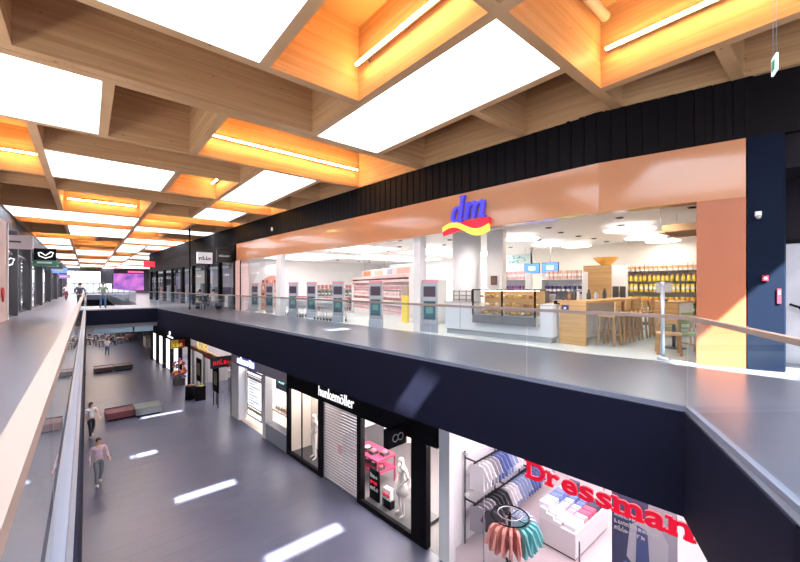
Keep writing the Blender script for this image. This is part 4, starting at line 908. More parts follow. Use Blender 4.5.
for z in (.56, 1.01):
    for k in range(4):
        c = W(LS, 1.35+rr.uniform(-.2, .15), 10.72+k*.38); lv = 'lower' if z < .7 else 'upper'
        tt = thing('underwear_box', 'open box of white and rose underwear on the %s tier of the red table' % lv, 'box', (*c, ZL+z), RZ, 'boxes on the red table')
        MB().box(-.14, .14, -.13, .13, 0, .12).build('tray', DK, tt); m = MB(); m.ball((0, 0, .12), (.12, .11, .06)); m.build('contents', C(*rr.choice([(.8, .7, .72), (.75, .35, .4), (.6, .1, .15)])), tt)
for i, (t0, s0, c, lab) in enumerate(((1.9, 10.75, (.55, .65, .80), 'pale blue hanging picture panel in the lingerie shop'), (1.75, 9.95, (.80, .55, .50), 'rosy hanging picture panel in the lingerie shop'))):
    tt = thing('picture_panel', lab, 'picture', (*W(LS, t0, s0), ZL+1.6), RZ+.75); MB().box(0, .03, -.36, .36, 0, 1.5).build('board', C(*c), tt); MB().box(-.004, 0, -.2, .2, .3, 1.2).build('figure', C(.82, .72, .66), tt); m = MB(); [m.tube([(.015, q, 1.5), (.015, q, 2.87)], .005, 5) for q in (-.3, .3)]; m.build('wire', GREY, tt)
tt = thing('clothes_shelf', 'dark wall shelf with folded garments at the black shop end', 'shelf', (*W(LS, .5, 7.12), ZL), RZ)
for z in (.5, 1.1, 1.7, 2.2): MB().box(0, .6, -.15, .15, z, z+.03).build('shelf', DGREY, tt)
MB().box(.6, .63, -.15, .15, 0, 2.4).build('back', BLACK, tt)
for z, c in ((.53, (.05, .06, .12)), (1.13, (.10, .14, .28)), (1.73, (.55, .5, .52))):
    o = MB().box(-.2, .2, -.12, .12, 0, .2).build('folded_stack', C(*c), None, (*W(LS, .75, 7.12), ZL+z), RZ); tag(o, {.53: 'black', 1.13: 'navy', 1.73: 'pale grey'}[z]+' folded garments on the dark wall shelf', 'clothes')

# ---- menswear shop
box_ = MB(); box_.box(-.06, .2, 6.5, 6.85, ZL, ZC); lw('wall_pillar_lower', WHITE, 'white pillar left of the menswear shop', box_)
mb = MB(); mb.box(.02, 7.5, -4, 6.8, ZL, ZL+.006); lw('floor_menswear', mat('rose_floor', (.52, .44, .45), .35, noise=(1.5, .12)), 'rosy grey floor of the menswear shop', mb)
mb = MB(); mb.box(.02, 7.5, 15.5, 21.95, ZL, ZL+.006); lw('floor_white_shop', mat('beige_floor', (.66, .54, .44), .35), 'beige floor of the white lit shop', mb)
mb = MB(); mb.box(.02, 7.5, 6.9, 15.4, ZL, ZL+.006); lw('floor_black_shop', C(.10, .085, .09), None, mb)
wn = box('window_2', SGLASS, None, -.006, .006, .4, 6.4, ZL+.1, -1.3); wn.location = (LS, 0, 0); wn.rotation_euler = (0, 0, RZ); st(wn, 'glass front of the menswear shop')
for s_ in (5.5, 3.3): MB().box(-.012, .012, s_-.012, s_+.012, ZL, ZL+2.2).build('mullion', GREY, wn)
ds = thing('red_letter_sign', 'big red slab letters Dressman hanging in front of the menswear shop', 'sign', (*W(7.4, -.02, 4.28), -2.52), RZ-PI/2)
x = 0; u = .56
for chx, wgt in zip('Dressman', (.44, .29, .335, .30, .30, .47, .335, .36)):
    o = text('letter', chx, u*.93, RED, None, (0, 0, 0), 0, .022, 0, .016, 1.0)
    me = o.data; xs = [v.co.x for v in me.vertices]; x0, x1 = min(xs), max(xs); zt = max(v.co.z for v in me.vertices)
    sc_ = (wgt-.035)/(x1-x0)
    for v in me.vertices: v.co.x = (v.co.x-x0)*sc_
    W_ = (x1-x0)*sc_; b = MB(); sw = .075; xh = u*.93*.54
    feet = {'D': [(0, zt, 1)], 'r': [(0, xh, 1)], 'm': [(0, xh, 1), (W_/2-sw*.6, 0, 0), (W_-sw*1.2, 0, 0)], 'n': [(0, xh, 1), (W_-sw*1.2, 0, 0)]}.get(chx, [])
    for fx0, ztop, both in feet:
        b.box(fx0-.04, fx0+sw+.05, -.022, .022, -.008, .045)
        if both: b.box(fx0-.045, fx0+sw*.8, -.022, .022, ztop-.05, ztop)
    o.parent = ds; o.location = (x, 0, 0)
    if feet: b.build('serif', RED, o)
    x += wgt
m = MB(); [m.tube([(q, 0, .3), (q, 0, 1.3)], .008, 5) for q in (.3, 1.5, 2.7)]; m.build('wire', GREY, ds)
# garments
def garment_mesh(c, n=0, L=.72, W_=.26, th=.05, sleeve=.34):
    m = MB()
    P = [(-.07, 0), (.07, 0), (.2, -.05), (W_+.10, -.05-sleeve), (W_+.02, -.09-sleeve), (.19, -.22), (.205, -L), (-.205, -L), (-.19, -.22), (-W_-.02, -.09-sleeve), (-W_-.10, -.05-sleeve), (-.2, -.05)]
    # front/back split into quads for a soft bulge
    left = [P[11], P[10], P[9], P[8]]; right = [P[2], P[3], P[4], P[5]]; body = [P[0], P[1], P[2], P[5], P[6], P[7], P[8], P[11]]
    for Q, tt in ((body, th), (left, th*.7), (right, th*.7)): m.vpoly(Q[::-1], -tt/2, tt/2)
    m.v = [(x, y*(1+.5*math.sin(x*14+z*3)), z) for x, y, z in m.v]
    return m.mesh('shirt', c)
HM = MB(); HM.tube([(-.2, 0, -.06), (0, 0, .0), (.2, 0, -.06)], .008, 5); HM.tube([(0, 0, 0), (0, 0, .05), (.02, 0, .075)], .004, 5); HME = HM.mesh('hanger', DGREY)
GM = {}
def garment(c, cname, p, rz, where, group, L=.72, tilt=0):
    if (c, L) not in GM: GM[(c, L)] = garment_mesh(C(*c), 0, L)
    o = link('shirt', GM[(c, L)], None, p, rz); link('hanger', HME, o, (0, 0, .01)); tag(o, '%s shirt hanging %s' % (cname, where), 'shirt', group); return o
wr_ = thing('wall_rail_rack', 'white and black wall rack with two hanging rails along the partition of the menswear shop', 'rack', (*W(LS, .9, 6.74), ZL), RZ)
for z in (2.35, 1.2):
    MB().obox((0, -.32, z), (4.6, -.32, z), .03, .03).build('rail', BLACK, wr_)
    MB().box(0, 4.6, -.14, 0, z+.14, z+.22).build('shelf_board', WHITE, wr_)
    for q in (.05, 1.55, 3.05, 4.55): MB().box(q-.015, q+.015, -.34, 0, z+.02, z+.06).build('bracket', DGREY, wr_)
for q in (.02, 1.55, 3.05, 4.58): MB().box(q-.02, q+.02, -.03, 0, 0, 2.6).build('upright', DGREY, wr_)
cols = {'w': ((.80, .76, .78), 'white'), 'b': ((.13, .17, .40), 'blue'), 'n': ((.05, .06, .14), 'navy'), 'g': ((.42, .40, .44), 'grey'), 'l': ((.36, .42, .62), 'light blue'), 't': ((.10, .38, .40), 'teal'), 'k': ((.05, .05, .06), 'black')}
for z, pat_, nm in ((2.28, 'wwwggbbbllwwwwbbllggwwwbb', 'upper'), (1.13, 'ggggkkkkwwwllllbbbbbwwwgg', 'lower')):
    for i, q in enumerate(pat_):
        c, cn = cols[q]; garment(c, cn, W(LS, 1.06+i*.178, 6.42, ZL+z), RZ+PI/2+.25, 'on the %s wall rail of the menswear shop' % nm, '%s %s shirts on wall rail' % (cn, nm))
# round rack
rc = W(LS, .95, 5.35); rk = thing('round_rack', 'black round clothes rack with coral and teal shirts near the glass front', 'rack', (*rc, ZL))
m = MB(); m.tube([(.46*math.cos(a), .46*math.sin(a), 1.38) for a in [2*PI*i/28 for i in range(28)]], .018, 6, 0, True); m.build('ring', BLACK, rk)
m = MB(); m.tube([(.30*math.cos(a), .30*math.sin(a), 1.44) for a in [2*PI*i/28 for i in range(28)]], .012, 6, 0, True); m.build('inner_ring', STEEL, rk)
m = MB(); m.tube([(0, 0, .02), (0, 0, 1.46)], .025, 8); m.build('pole', BLACK, rk); m = MB(); [m.tube([(0, 0, 1.38), (.46*math.cos(a), .46*math.sin(a), 1.38)], .01, 5) for a in (0, PI/2, PI, 3*PI/2)]; m.build('spoke', BLACK, rk)
for a in (.8, .8+PI/2, .8+PI, .8+3*PI/2): m = MB(); m.obox((0, 0, .03), (.4*math.cos(a), .4*math.sin(a), .02), .04, .03); m.build('foot', BLACK, rk)
ncoral = 0
for i in range(22):
    a = 2*PI*i/22+.05; x, y_ = rc[0]+.46*math.cos(a), rc[1]+.46*math.sin(a)
    ph = (math.degrees(a)-180) % 360
    if 0 <= ph < 60 or ph > 345: c, cn = (.80, .34, .28), 'coral'
    elif 60 <= ph < 130: c, cn = (.16, .50, .50), 'teal'
    elif ph > 300 or (ph > 200 and i % 2): continue
    elif 130 <= ph < 200: c, cn = (.48, .56, .72), 'pale blue'
    else: c, cn = (.10, .10, .12), 'charcoal'
    garment(c, cn, (x, y_, ZL+1.33), a, 'on the black round rack', '%s shirts on round rack' % cn, .62)
# folded shirt table
ft_ = thing('display_plinth', 'white display table with sloped tiers of folded shirts', 'table', (10.75, 4.95, ZL+.006), .0)
m = MB(); m.box(-1.0, 1.05, -.5, .5, .05, .70); m.build('body', mat('plinth_white', (.74, .68, .68), .45), ft_)
m = MB(); m.box(-.97, 1.02, -.47, .47, 0, .05); m.build('plinth', BLACK, ft_)
for i in range(3): MB().box(-1.0, 1.05, -.1+i*.2, .5, .70+i*.1, .80+i*.1).build('tier', WHITE, ft_)
FM = {}
def folded(c, cn, p, rz, where, h=.05):
    if c not in FM:
        m = MB(); m.box(-.12, .12, -.16, .16, 0, h); m.box(-.05, .05, -.165, -.06, h, h+.018); m.box(-.115, .115, -.15, .155, h, h+.008); FM[c] = m.mesh('folded_shirt', C(*c))
    o = link('folded_shirt', FM[c], None, p, rz); tag(o, '%s folded shirt %s' % (cn, where), 'shirt', '%s folded shirts' % cn)
tab = [((.80, .78, .80), 'white'), ((.45, .50, .70), 'light blue'), ((.15, .20, .42), 'blue'), ((.05, .05, .09), 'black'), ((.70, .10, .18), 'red'), ((.75, .35, .42), 'pink')]
for r_, (yy, z, seq) in enumerate(((-.30, .70, '0054433'), (.0, .80, '0051223'), (.2, .90, '0011233'), (.4, 1.0, '0122133'))):
    for i, q in enumerate(seq):
        c, cn = tab[int(q)]
        for j in range(2 if r_ in (0, 3) else 1): folded(c, cn, (9.95+i*.27, 4.95+yy, ZL+.006+z+j*.062), 0, 'on the %s tier of the white display table' % ('front', 'second', 'third', 'rear')[r_])
# poster stand
pt = thing('shop_poster', 'tall photo poster of a seated man in white shirt behind the red letters', 'poster', (*W(8.5, 0, 2.5), ZL), RZ-PI/2)
MB().box(-.55, .55, 0, .05, .35, 3.05).build('board', C(.55, .52, .60), pt)
MB().box(-.55, .55, -.003, 0, 1.3, 3.05).build('print_background', C(.12, .13, .24), pt)
def flat(nm, P, c, y0, y1): m = MB(); m.vpoly(P, y0, y1); m.build(nm, C(*c), pt)
flat('print_wall', [(.0, 1.62), (.55, 1.62), (.55, 3.02), (.1, 3.02)], (.66, .62, .68), -.004, -.003)
flat('print_shirt', [(-.28, 1.77), (-.22, 2.42), (-.02, 2.62), (.28, 2.57), (.42, 2.32), (.40, 1.72), (.1, 1.47), (-.1, 1.57)], (.86, .82, .85), -.006, -.004)
flat('print_vest', [(-.12, 1.72), (-.1, 2.47), (.08, 2.42), (.12, 1.67)], (.16, .20, .44), -.008, -.006)
flat('print_jeans', [(-.55, 1.32), (-.3, 1.67), (.1, 1.57), (.4, 1.67), (.5, 1.12), (-.5, 1.02)], (.22, .30, .58), -.008, -.006)
flat('print_hands', [(-.2, 1.60), (-.02, 1.70), (.08, 1.57), (-.08, 1.47)], (.62, .40, .34), -.010, -.008)
flat('print_head', [(.05, 2.62), (.08, 2.84), (.22, 2.90), (.32, 2.80), (.28, 2.62), (.17, 2.55)], (.62, .42, .36), -.008, -.006)
for i in range(3): marks('slogan', (9, 11, 8)[i], .12, mat('slogan', (.9, .9, .92), .5), pt, (-.50, -.0125, 2.50-i*.14), i+4, .62, .004)
for sx in (-.5, .5): MB().box(sx-.03, sx+.03, -.15, .2, 0, .35).build('foot', DGREY, pt)
mannequin('mannequin torso in dark jacket right of the poster', (*W(LS, .9, 1.55), ZL+.006), RZ-PI/2, 1.85, top=(.05, .045, .05), bottom=(.10, .10, .14), sleeve='long')
mannequin('mannequin in cream shirt at the far right of the menswear window', (*W(LS, .55, 1.05), ZL+.006), RZ-PI/2, 1.85, top=(.74, .68, .64), bottom=(.30, .28, .32), sleeve='long')

# ---- white lit shop
wp = thing('white_shopfront', 'white shop front with open entrance, lit window and grey plinth', 'shop front', (LS, 0, ZL), RZ)
box('header', mat('mauve_header', (.52, .44, .50), .5), wp, -.06, .1, 15.45, 22.0, Z(-2.72), Z(ZC)-.02)
for s0, s1 in ((20.9, 21.95), (17.55, 17.85)): box('pilaster', WHITE, wp, -.08, .3, s0, s1, 0, Z(-2.72))
box('window_plinth', C(.30, .31, .35), wp, -.06, .35, 15.5, 17.55, 0, .75)
box('window_glass', SGLASS, wp, -.01, .0, 15.5, 17.55, .75, Z(-2.72))
box('window_back', mat('lit_white', (.85, .84, .86), .5, emit=.7), wp, .9, .95, 15.5, 17.5, .75, Z(-2.72))
box('window_shelf', C(.70, .55, .45), wp, .2, .9, 15.55, 17.5, 1.35, 1.40)
for q in (16.1, 16.9): box('window_divider', C(.55, .40, .30), wp, .86, .9, q, q+.05, .75, Z(-2.72))
box('side_wall', WHITE, wp, .3, 4, 20.85, 20.95, 0, Z(-2.72))
for i in range(7):
    rr = random.Random(i); o = MB().lathe([(.06, 0), (.08, .05), (.05, .14), (.02, .16)], n=10).build('display_vase', C(*rr.choice([(.7, .5, .4), (.5, .5, .55), (.8, .75, .7)])), None, (*W(LS, .4, 15.75+i*.26), ZL+1.40)); tag(o, 'small vase on the lit window shelf of the white shop', 'vase', 'vases on the lit window shelf')
lb = thing('light_box', 'black framed glowing advert light box on the entrance wall of the white shop', 'light box', (*W(LS, .35, 20.8), ZL+.25), RZ-PI/2)
MB().box(.0, 1.9, 0, .06, 0, 2.45).build('frame', C(.05, .03, .03), lb)
MB().box(.08, 1.82, -.004, 0, .08, 2.37).build('lit_panel', mat('lit_ad', (.85, .85, .9), .4, emit=1.1, ecol=(.8, .85, 1)), lb)
for z, c in ((2.0, (.65, .40, .25)), (.32, (.75, .50, .15))): MB().box(.08, 1.82, -.008, -.004, z, z+.16).build('band', C(*c), lb)
for z in (.55, 2.2): MB().box(.0, 1.9, -.02, .0, z, z+.05).build('crossbar', C(.05, .03, .03), lb)
rr = random.Random(8)
for i in range(9): MB().box(*sorted((.2, .2+rr.uniform(.6, 1.5))), -.009, -.005, .7+i*.15, .76+i*.15).build('print_line', C(.45, .50, .65), lb)
sg2 = thing('lit_letters', 'glowing blue-white letter sign above the white shop entrance', 'sign', (*W(LS, -.09, 21.0), -2.62), RZ-PI/2)
MB().box(-.1, 2.5, 0, .02, -.12, .55).build('panel', mat('lilac_panel', (.30, .28, .50), .4), sg2)
marks('letters', 8, .46, mat('letters_blue', (.6, .65, 1), .4, emit=2.0, ecol=(.55, .62, 1)), sg2, (0, -.002, .02), 3, .66, .03)
ex = thing('exit_sign', 'small green exit sign on a dark panel in the white shop window', 'sign', (*W(LS, .28, 16.9), -3.25), RZ-PI/2)
MB().box(-.3, 1.35, 0, .04, -.05, .5).build('panel', C(.16, .15, .20), ex); MB().box(.05, .55, -.02, 0, .28, .46).build('lit_plate', mat('exit_green', (.1, .6, .4), .4, emit=1.5, ecol=(.25, .8, .6)), ex)
MB().box(.2, .38, -.024, -.02, .32, .42).build('pictogram', WHITE, ex); m = MB(); [m.tube([(q, .02, .5), (q, .02, 2.0)], .008, 5) for q in (-.1, 1.1)]; m.build('wire', GREY, ex)

# ---- bakery and far lower shops
bk = thing('bakery_shopfront', 'glazed bakery front with wooden red and gold header', 'shop front', (LS, 0, ZL), RZ)
box('header', C(.36, .16, .07), bk, -.12, .1, 22.3, 29.8, 2.75, 2.98); box('header_band', C(.55, .05, .05), bk, -.14, -.12, 22.3, 27, 2.62, 2.80)
for q in (22.1, 24.6, 27.2, 29.7): box('post', DGREY, bk, -.05, .08, q, q+.09, 0, 2.75)
for q in (22.19, 24.69): box('glass', SGLASS, bk, -.008, 0, q, q+2.4, .05, 2.72)
box('back_wall', C(.55, .42, .28), bk, 4.5, 4.6, 22.2, 30, 0, 4.2)
for q in (1.2, 1.8, 2.4): box('wall_shelf', C(.45, .35, .30), bk, 4.0, 4.5, 22.8, 29.5, q, q+.05)
ls = thing('gold_letters', 'gold bakery letters above the wooden header', 'sign', (*W(LS, -.10, 28.4), -2.70), RZ-PI/2); text('letters', 'CRE', .95, mat('gold_letters', (.75, .52, .14), .35, emit=.4, ecol=(.85, .6, .2)), ls, (0, 0, 0), 0, .03, 0, .03, 1.35)
ct2 = thing('bakery_counter', 'glass bakery counter with lit shelves behind the bakery front', 'counter', (*W(LS, 2.0, 25.2), ZL), RZ)
MB().box(-.4, .4, -2.2, 2.2, 0, .9).build('body', C(.35, .35, .40), ct2); MB().box(-.4, .35, -2.2, 2.2, .9, 1.35).build('glass_case', SGLASS, ct2); MB().box(-.42, .42, -2.22, 2.22, 1.35, 1.39).build('top', STEEL, ct2)
rr = random.Random(31)
for i in range(16):
    b = MB(); b.ball((0, 0, .05), (.09, .13, .055), n=8, k=5); o = b.build('bread_loaf', C(*rr.choice([(.5, .27, .10), (.62, .40, .18), (.40, .18, .07)])), None, (*W(LS, 1.9+rr.uniform(-.15, .2), 23.2+i*.265), ZL+.905)); tag(o, 'bread loaf inside the glass bakery counter', 'bread', 'loaves in the bakery counter')
for nm, s_, z, wd, cA, cB, lab, word in (('a', 31.6, -3.05, .95, (.85, .55, .05), (.75, .05, .06), 'yellow and red square projecting sign of the far lower shop', ''), ('b', 22.5, -3.05, 1.2, (.03, .02, .02), (.75, .08, .06), 'black projecting sign with red lettering at the bakery', 'x')):
    p = thing('projecting_sign', lab, 'sign', (*W(LS, -1.0, s_), z), RZ)
    MB().box(0, wd*.5, -.06, .06, 0, .62).build('left_half', C(*cA), p) ; MB().box(wd*.5, wd, -.06, .06, 0, .62).build('right_half', C(*(cB if nm == 'a' else cA)), p)
    if word: marks('lettering', 5, .36, RED, p, (.12, -.062, .18), 2, .5)
    else: marks('lettering', 3, .42, YEL, p, (.14, -.062, .12), 5, .55)
    MB().box(wd, 1.0 if wd < 1 else wd+.01, -.02, .02, .25, .35).build('bracket', DGREY, p) if wd < 1 else None
for i, (p, lab) in enumerate((((5.04, 26.8), 'dark round litter bin in front of the bakery, left one'), ((5.50, 26.2), 'dark square litter bin in front of the bakery, right one'))):
    b_ = thing('litter_bin', lab, 'bin', (*p, ZL)); m = MB()
    if i == 0: m.lathe([(.26, 0), (.28, .02), (.28, .82), (.25, .85)], n=18)
    else: m.box(-.27, .27, -.22, .22, 0, .9)
    m.build('body', BLACK, b_); m = MB(); m.lathe([(.22, .86), (.24, .9), (.12, .93)], n=16); m.build('lid', C(.25, .1, .06) if i == 0 else C(.25, .2, .04), b_)
fl_ = thing('flower_stand', 'flower stand with orange and purple blooms by the far lower shop', 'plant stand', (5.15, 31.2, ZL)); MB().box(-.35, .35, -.35, .35, 0, .5).build('stand', DK, fl_)
m = MB(); rr = random.Random(4); [m.ball((rr.uniform(-.4, .4), rr.uniform(-.4, .4), rr.uniform(.6, 1.7)), .11, n=6, k=4) for i in range(26)]; m.build('orange_blooms', C(.75, .22, .06), fl_); m = MB(); [m.ball((rr.uniform(-.4, .4), rr.uniform(-.4, .4), rr.uniform(.6, 1.9)), .10, n=6, k=4) for i in range(18)]; m.build('purple_blooms', C(.32, .08, .35), fl_)
m = MB(); [m.tube([(x_, y_, .5), (x_*1.3, y_*1.3, 1.5)], .02, 5) for x_ in (-.2, 0, .2) for y_ in (-.2, .2)]; m.build('stems', C(.08, .2, .06), fl_)
for q, lab in ((24.2, 'black menu board in the bakery front, right one'), (27.6, 'black menu board in the bakery front, left one')):
    b_ = thing('menu_board', lab, 'board', (*W(LS, -.2, q), ZL), RZ); MB().box(-.03, .03, -.5, .5, .9, 2.4).build('board', BLACK, b_); MB().box(-.034, -.03, -.3, .3, 1.3, 2.1).build('print', C(.22, .20, .08), b_); [MB().box(-.03, .03, y_-.03, y_+.03, 0, .9).build('leg', DGREY, b_) for y_ in (-.4, .4)]
fs2 = thing('far_shopfront', 'far lower shop front with bright white window panels and dark posts', 'shop front', (LS, 0, ZL), RZ)
box('header', BLACK, fs2, -.08, .1, 30.5, 44, 2.75, 4.4)
for q in (30.5, 33.2, 35.9, 38.6, 41.3, 43.8): box('post', BLACK, fs2, -.1, .15, q, q+.25, 0, 2.75)
for q in (33.45, 36.15, 38.85, 41.55): box('lit_window', mat('lit_window', (.9, .86, .84), .5, emit=1.2, ecol=(1, .93, .9)), fs2, .1, .14, q+.2, q+2.2, .1, 2.7)
sg3 = thing('white_emblem', 'white bird-shaped emblem sign on the dark far shop header', 'sign', (*W(LS, -.1, 36.8), -2.75), RZ-PI/2); m = MB(); m.vpoly([(0, 0), (1.8, 0), (1.8, .12), (0, .12)], -.03, 0); m.vpoly([(.5, .15), (.9, .2), (1.1, .75), (.85, .5), (.55, .55)], -.03, 0); m.build('emblem', mat('emblem_white', (.9, .9, 1), .4, emit=1), sg3)

# ---- benches on the lower floor
def bench(lab, loc, rz, c1, c2, L=1.25, g='two-part benches'):
    b_ = thing('block_bench', lab, 'bench', loc, rz, g)
    MB().box(-L, -.02, -.55, .55, .08, .42).build('seat_block', c1, b_); MB().box(.02, L, -.75, .45, .08, .46).build('seat_block', c2, b_)
    MB().box(-L+.08, -.1, -.47, .47, 0, .08).build('plinth', BLACK, b_); MB().box(.1, L-.08, -.67, .37, 0, .08).build('plinth', BLACK, b_)
    MB().box(-L, L, .45, .5, .42, .47).build('back_edge', DGREY, b_)
    return b_
RB = mat('bench_red', (.14, .035, .045), .45); GB = mat('bench_grey', (.16, .17, .17), .4); BB = mat('bench_black', (.025, .022, .026), .45)
bench('low bench of a dark red block and a grey block, nearest on the lower floor', (2.0, 25.65, ZL), .03, RB, GB)
bench('low dark bench of two blocks further along the lower floor', (1.72, 40.2, ZL), .03, mat('bench_brown', (.10, .05, .05), .45), BB, 1.3)
bench('low black bench half hidden under the left gallery', (-1.1, 39.5, ZL), .03, BB, BB, 1.0)
# far cafe
ch0 = chair('x', (0, 0, 0), 0, C(.20, .08, .06), DGREY, 'far lower cafe chairs'); remember(ch0)
tb0 = thing('bistro_table', 'x', 'table', (0, 0, 0), 0, 'far lower cafe tables'); m = MB(); m.lathe([(.42, .72), (.45, .73), (.45, .76)], n=16); m.build('top', C(.62, .50, .38), tb0); m = MB(); m.tube([(0, 0, .02), (0, 0, .72)], .03, 8); m.build('leg', DGREY, tb0); m = MB(); m.lathe([(.25, 0), (.25, .02)], n=12); m.build('foot', DGREY, tb0); remember(tb0)
nm = ['nearest', 'second', 'third', 'fourth', 'fifth', 'sixth', 'seventh', 'rearmost']; fc = True
for i, (x, y_) in enumerate(((1.4, 57), (3.2, 58.5), (.2, 60), (2.3, 61.5), (4.6, 62), (1.0, 64), (3.4, 65.5), (5.4, 67))):
    lab = 'round wooden table of the far lower cafe, %s of the cluster' % nm[i]
    if i == 0: tb0.location = (x, y_, ZL); tb0['label'] = lab
    else: dup(tb0, (x, y_, ZL), None, lab)
    for a in (.4, 2.5, 4.6):
        p = (x+.72*math.cos(a), y_+.72*math.sin(a), ZL); l2 = 'dark red chair at the %s table of the far lower cafe' % nm[i]
        if fc: ch0.location = p; ch0.rotation_euler = (0, 0, a+PI/2); ch0['label'] = l2; fc = False
        else: dup(ch0, p, a+PI/2, l2)
for i, (x, y_, a, c, lab) in enumerate(((2.2, 57.0, 1.8, (.05, .05, .07), 'person in black seated at the near far-cafe table'), (3.9, 58.9, 2.2, (.30, .10, .08), 'person in rust jumper seated in the far cafe'), (-.6, 59.6, -1.4, (.10, .13, .25), 'person in navy seated on the left of the far cafe'))):
    person(lab, (x, y_, ZL), a, 1.7, c, (.05, .05, .07), (.04, .03, .02), (.05, .05, .05), 'sit', sleeve='long')
t = thing('cafe_kiosk', 'cream kiosk counter with dark awning at the far lower cafe', 'kiosk', (6.2, 54, ZL)); MB().box(-.9, .9, -1.5, 1.5, 0, 1.1).build('counter', C(.72, .66, .60), t); MB().box(-1.0, 1.0, -1.6, 1.6, 2.4, 2.7).build('canopy', C(.75, .70, .66), t); [MB().cbox((sx*.85, sy*1.45, 1.75), (.08, .08, 1.3)).build('post', DGREY, t) for sx in (-1, 1) for sy in (-1, 1)]

# ================================================================== UPPER LEFT SHOPS
lp = MB(); lp.box(-3.3, -2.75, 19.5, 24.15, 0, 4.35); st(lp.build('wall_left_pier', mat('left_pink', (.72, .55, .52), .5)), 'pink wall end at the left edge')
MB().box(-2.76, -2.70, 24.0, 24.2, 0, 4.35).build('corner_strip', WHITE, bpy.data.objects['wall_left_pier'])
t = thing('heart_sticker', 'red heart sign on the pink wall at the left edge', 'sign', (-2.73, 22.9, .85), PI/2)
m = MB(); m.ball((-.13, 0, .42), (.2, .03, .2)); m.ball((.13, 0, .42), (.2, .03, .2)); m.vpoly([(-.3, .35), (.3, .35), (0, 0)], -.03, .03); m.build('heart', C(.65, .02, .04), t)
for i, (y0, wd, lab) in enumerate(((27.2, .8, 'first'), (33.0, 1.1, 'second'), (41.0, 1.0, 'third'), (50, 1.0, 'fourth'), (60, 1.0, 'fifth'), (72, 1.0, 'sixth'))):
    b = MB(); b.box(-3.1, -2.72, y0, y0+wd*.5, 0, 4.35); st(b.build('wall_left_post', mat('post_dark', (.03, .028, .035), .4)), 'dark post between the left shops, %s from the pink wall' % lab)
ys = [24.2, 27.2, 33.0, 41.0, 50, 60, 72, 98]
for i, (a, b) in enumerate(zip(ys, ys[1:])):
    a2 = a if i == 0 else a+.5
    w_ = MB().box(-2.96, -2.95, a2, b, .08, 3.1).build('window_%d' % (i+3), SGLASS); st(w_, 'glass shop front on the left gallery')
    MB().box(-3.0, -2.9, a2, b, 3.1, 3.2).build('window_head', DGREY, w_); MB().box(-3.0, -2.9, a2, b, 0, .08).build('window_sill', DGREY, w_)
    k = max(2, int((b-a2)/2.2))
    for j in range(1, k): MB().box(-3.0, -2.9, a2+(b-a2)*j/k-.03, a2+(b-a2)*j/k+.03, .08, 3.1).build('mullion', DGREY, w_)
mb = MB(); mb.box(-6.1, -3.0, 24.2, 98, 3.2, 3.3); st(mb.build('ceiling_left_shops', WHITE))
for i, y_ in enumerate((25.5, 30, 37, 45, 55, 66, 84)):  # glowing panels added as fill inside the left shops
    t = thing('fill_panel', 'fill light panel added in the left shops, %s from the pink wall' % ('first', 'second', 'third', 'fourth', 'fifth', 'sixth', 'seventh')[i], 'lamp', (-4.5, y_, 3.15), 0, 'fill light panels added in the left shops'); MB().box(-1, 1, -1.2, 1.2, .02, .05).build('frame', WHITE, t); MB().box(-.95, .95, -1.15, 1.15, 0, .02).build('diffuser', PANELW, t)
rr = random.Random(77)
for i, y_ in enumerate((25.6, 29.2, 31.2, 35.5, 38.5, 44, 47, 53, 57, 64)):
    c, cn = rr.choice([((.25, .12, .10), 'brown'), ((.55, .5, .5), 'grey'), ((.12, .12, .16), 'dark'), ((.6, .35, .3), 'rust')]); sh_ = thing('display_rack', '%s display rack inside the left shops, number %d from the pink wall' % (cn, i+1) if False else '%s display rack in the left shops, %s along from the pink wall' % (cn, ['first', 'second', 'third', 'fourth', 'fifth', 'sixth', 'seventh', 'eighth', 'ninth', 'tenth'][i]), 'rack', (-3.9, y_, 0), 0)
    MB().box(-.3, .3, -.7, .7, 0, .12).build('base', DGREY, sh_); MB().box(-.03, .03, -.7, .7, .12, 2.2).build('panel', C(*c), sh_)
    for z in (.6, 1.1, 1.6): MB().box(.03, .3, -.68, .68, z, z+.18).build('shelf', C(*[min(1, q*1.5+.05) for q in c]), sh_)
t = thing('projecting_sign', 'white box sign with short grey lettering projecting from the left band', 'sign', (-3.1, 25.0, 3.28), 0); MB().box(0, 1.12, -.12, .12, 0, .62).build('box', mat('sign_white', (.75, .70, .74), .5), t); MB().box(.34, .72, -.124, -.12, .28, .36).build('lettering', DGREY, t); MB().box(-.02, .02, -.06, .06, .2, .4).build('bracket', DGREY, t)
for y_, x_, z_, lab in ((33.2, -2.05, 3.35, 'black round sign with white tick projecting above the second left post'), (24.5, -2.92, 2.4, 'white tick emblem on the first left shop window')):
    t = thing('tick_sign', lab, 'sign', (x_, y_, z_), 0)
    m = MB(); m.tube([(-.34, -.03, .32), (-.30, -.03, .12), (0, -.03, -.02), (.30, -.03, .12), (.36, -.03, .36), (.25, -.03, .40), (.0, -.03, .16), (-.22, -.03, .34), (-.34, -.03, .32)], .035, 6); m.build('tick', mat('tick_white', (.9, .9, .9), .4, emit=.8), t)
    if x_ > -2.5: m = MB(); m.box(-.55, .5, -.01, .05, -.15, .6); m.build('plate', BLACK, t); MB().box(-.62, -.5, -.01, .05, .1, .3).build('bracket', DGREY, t)
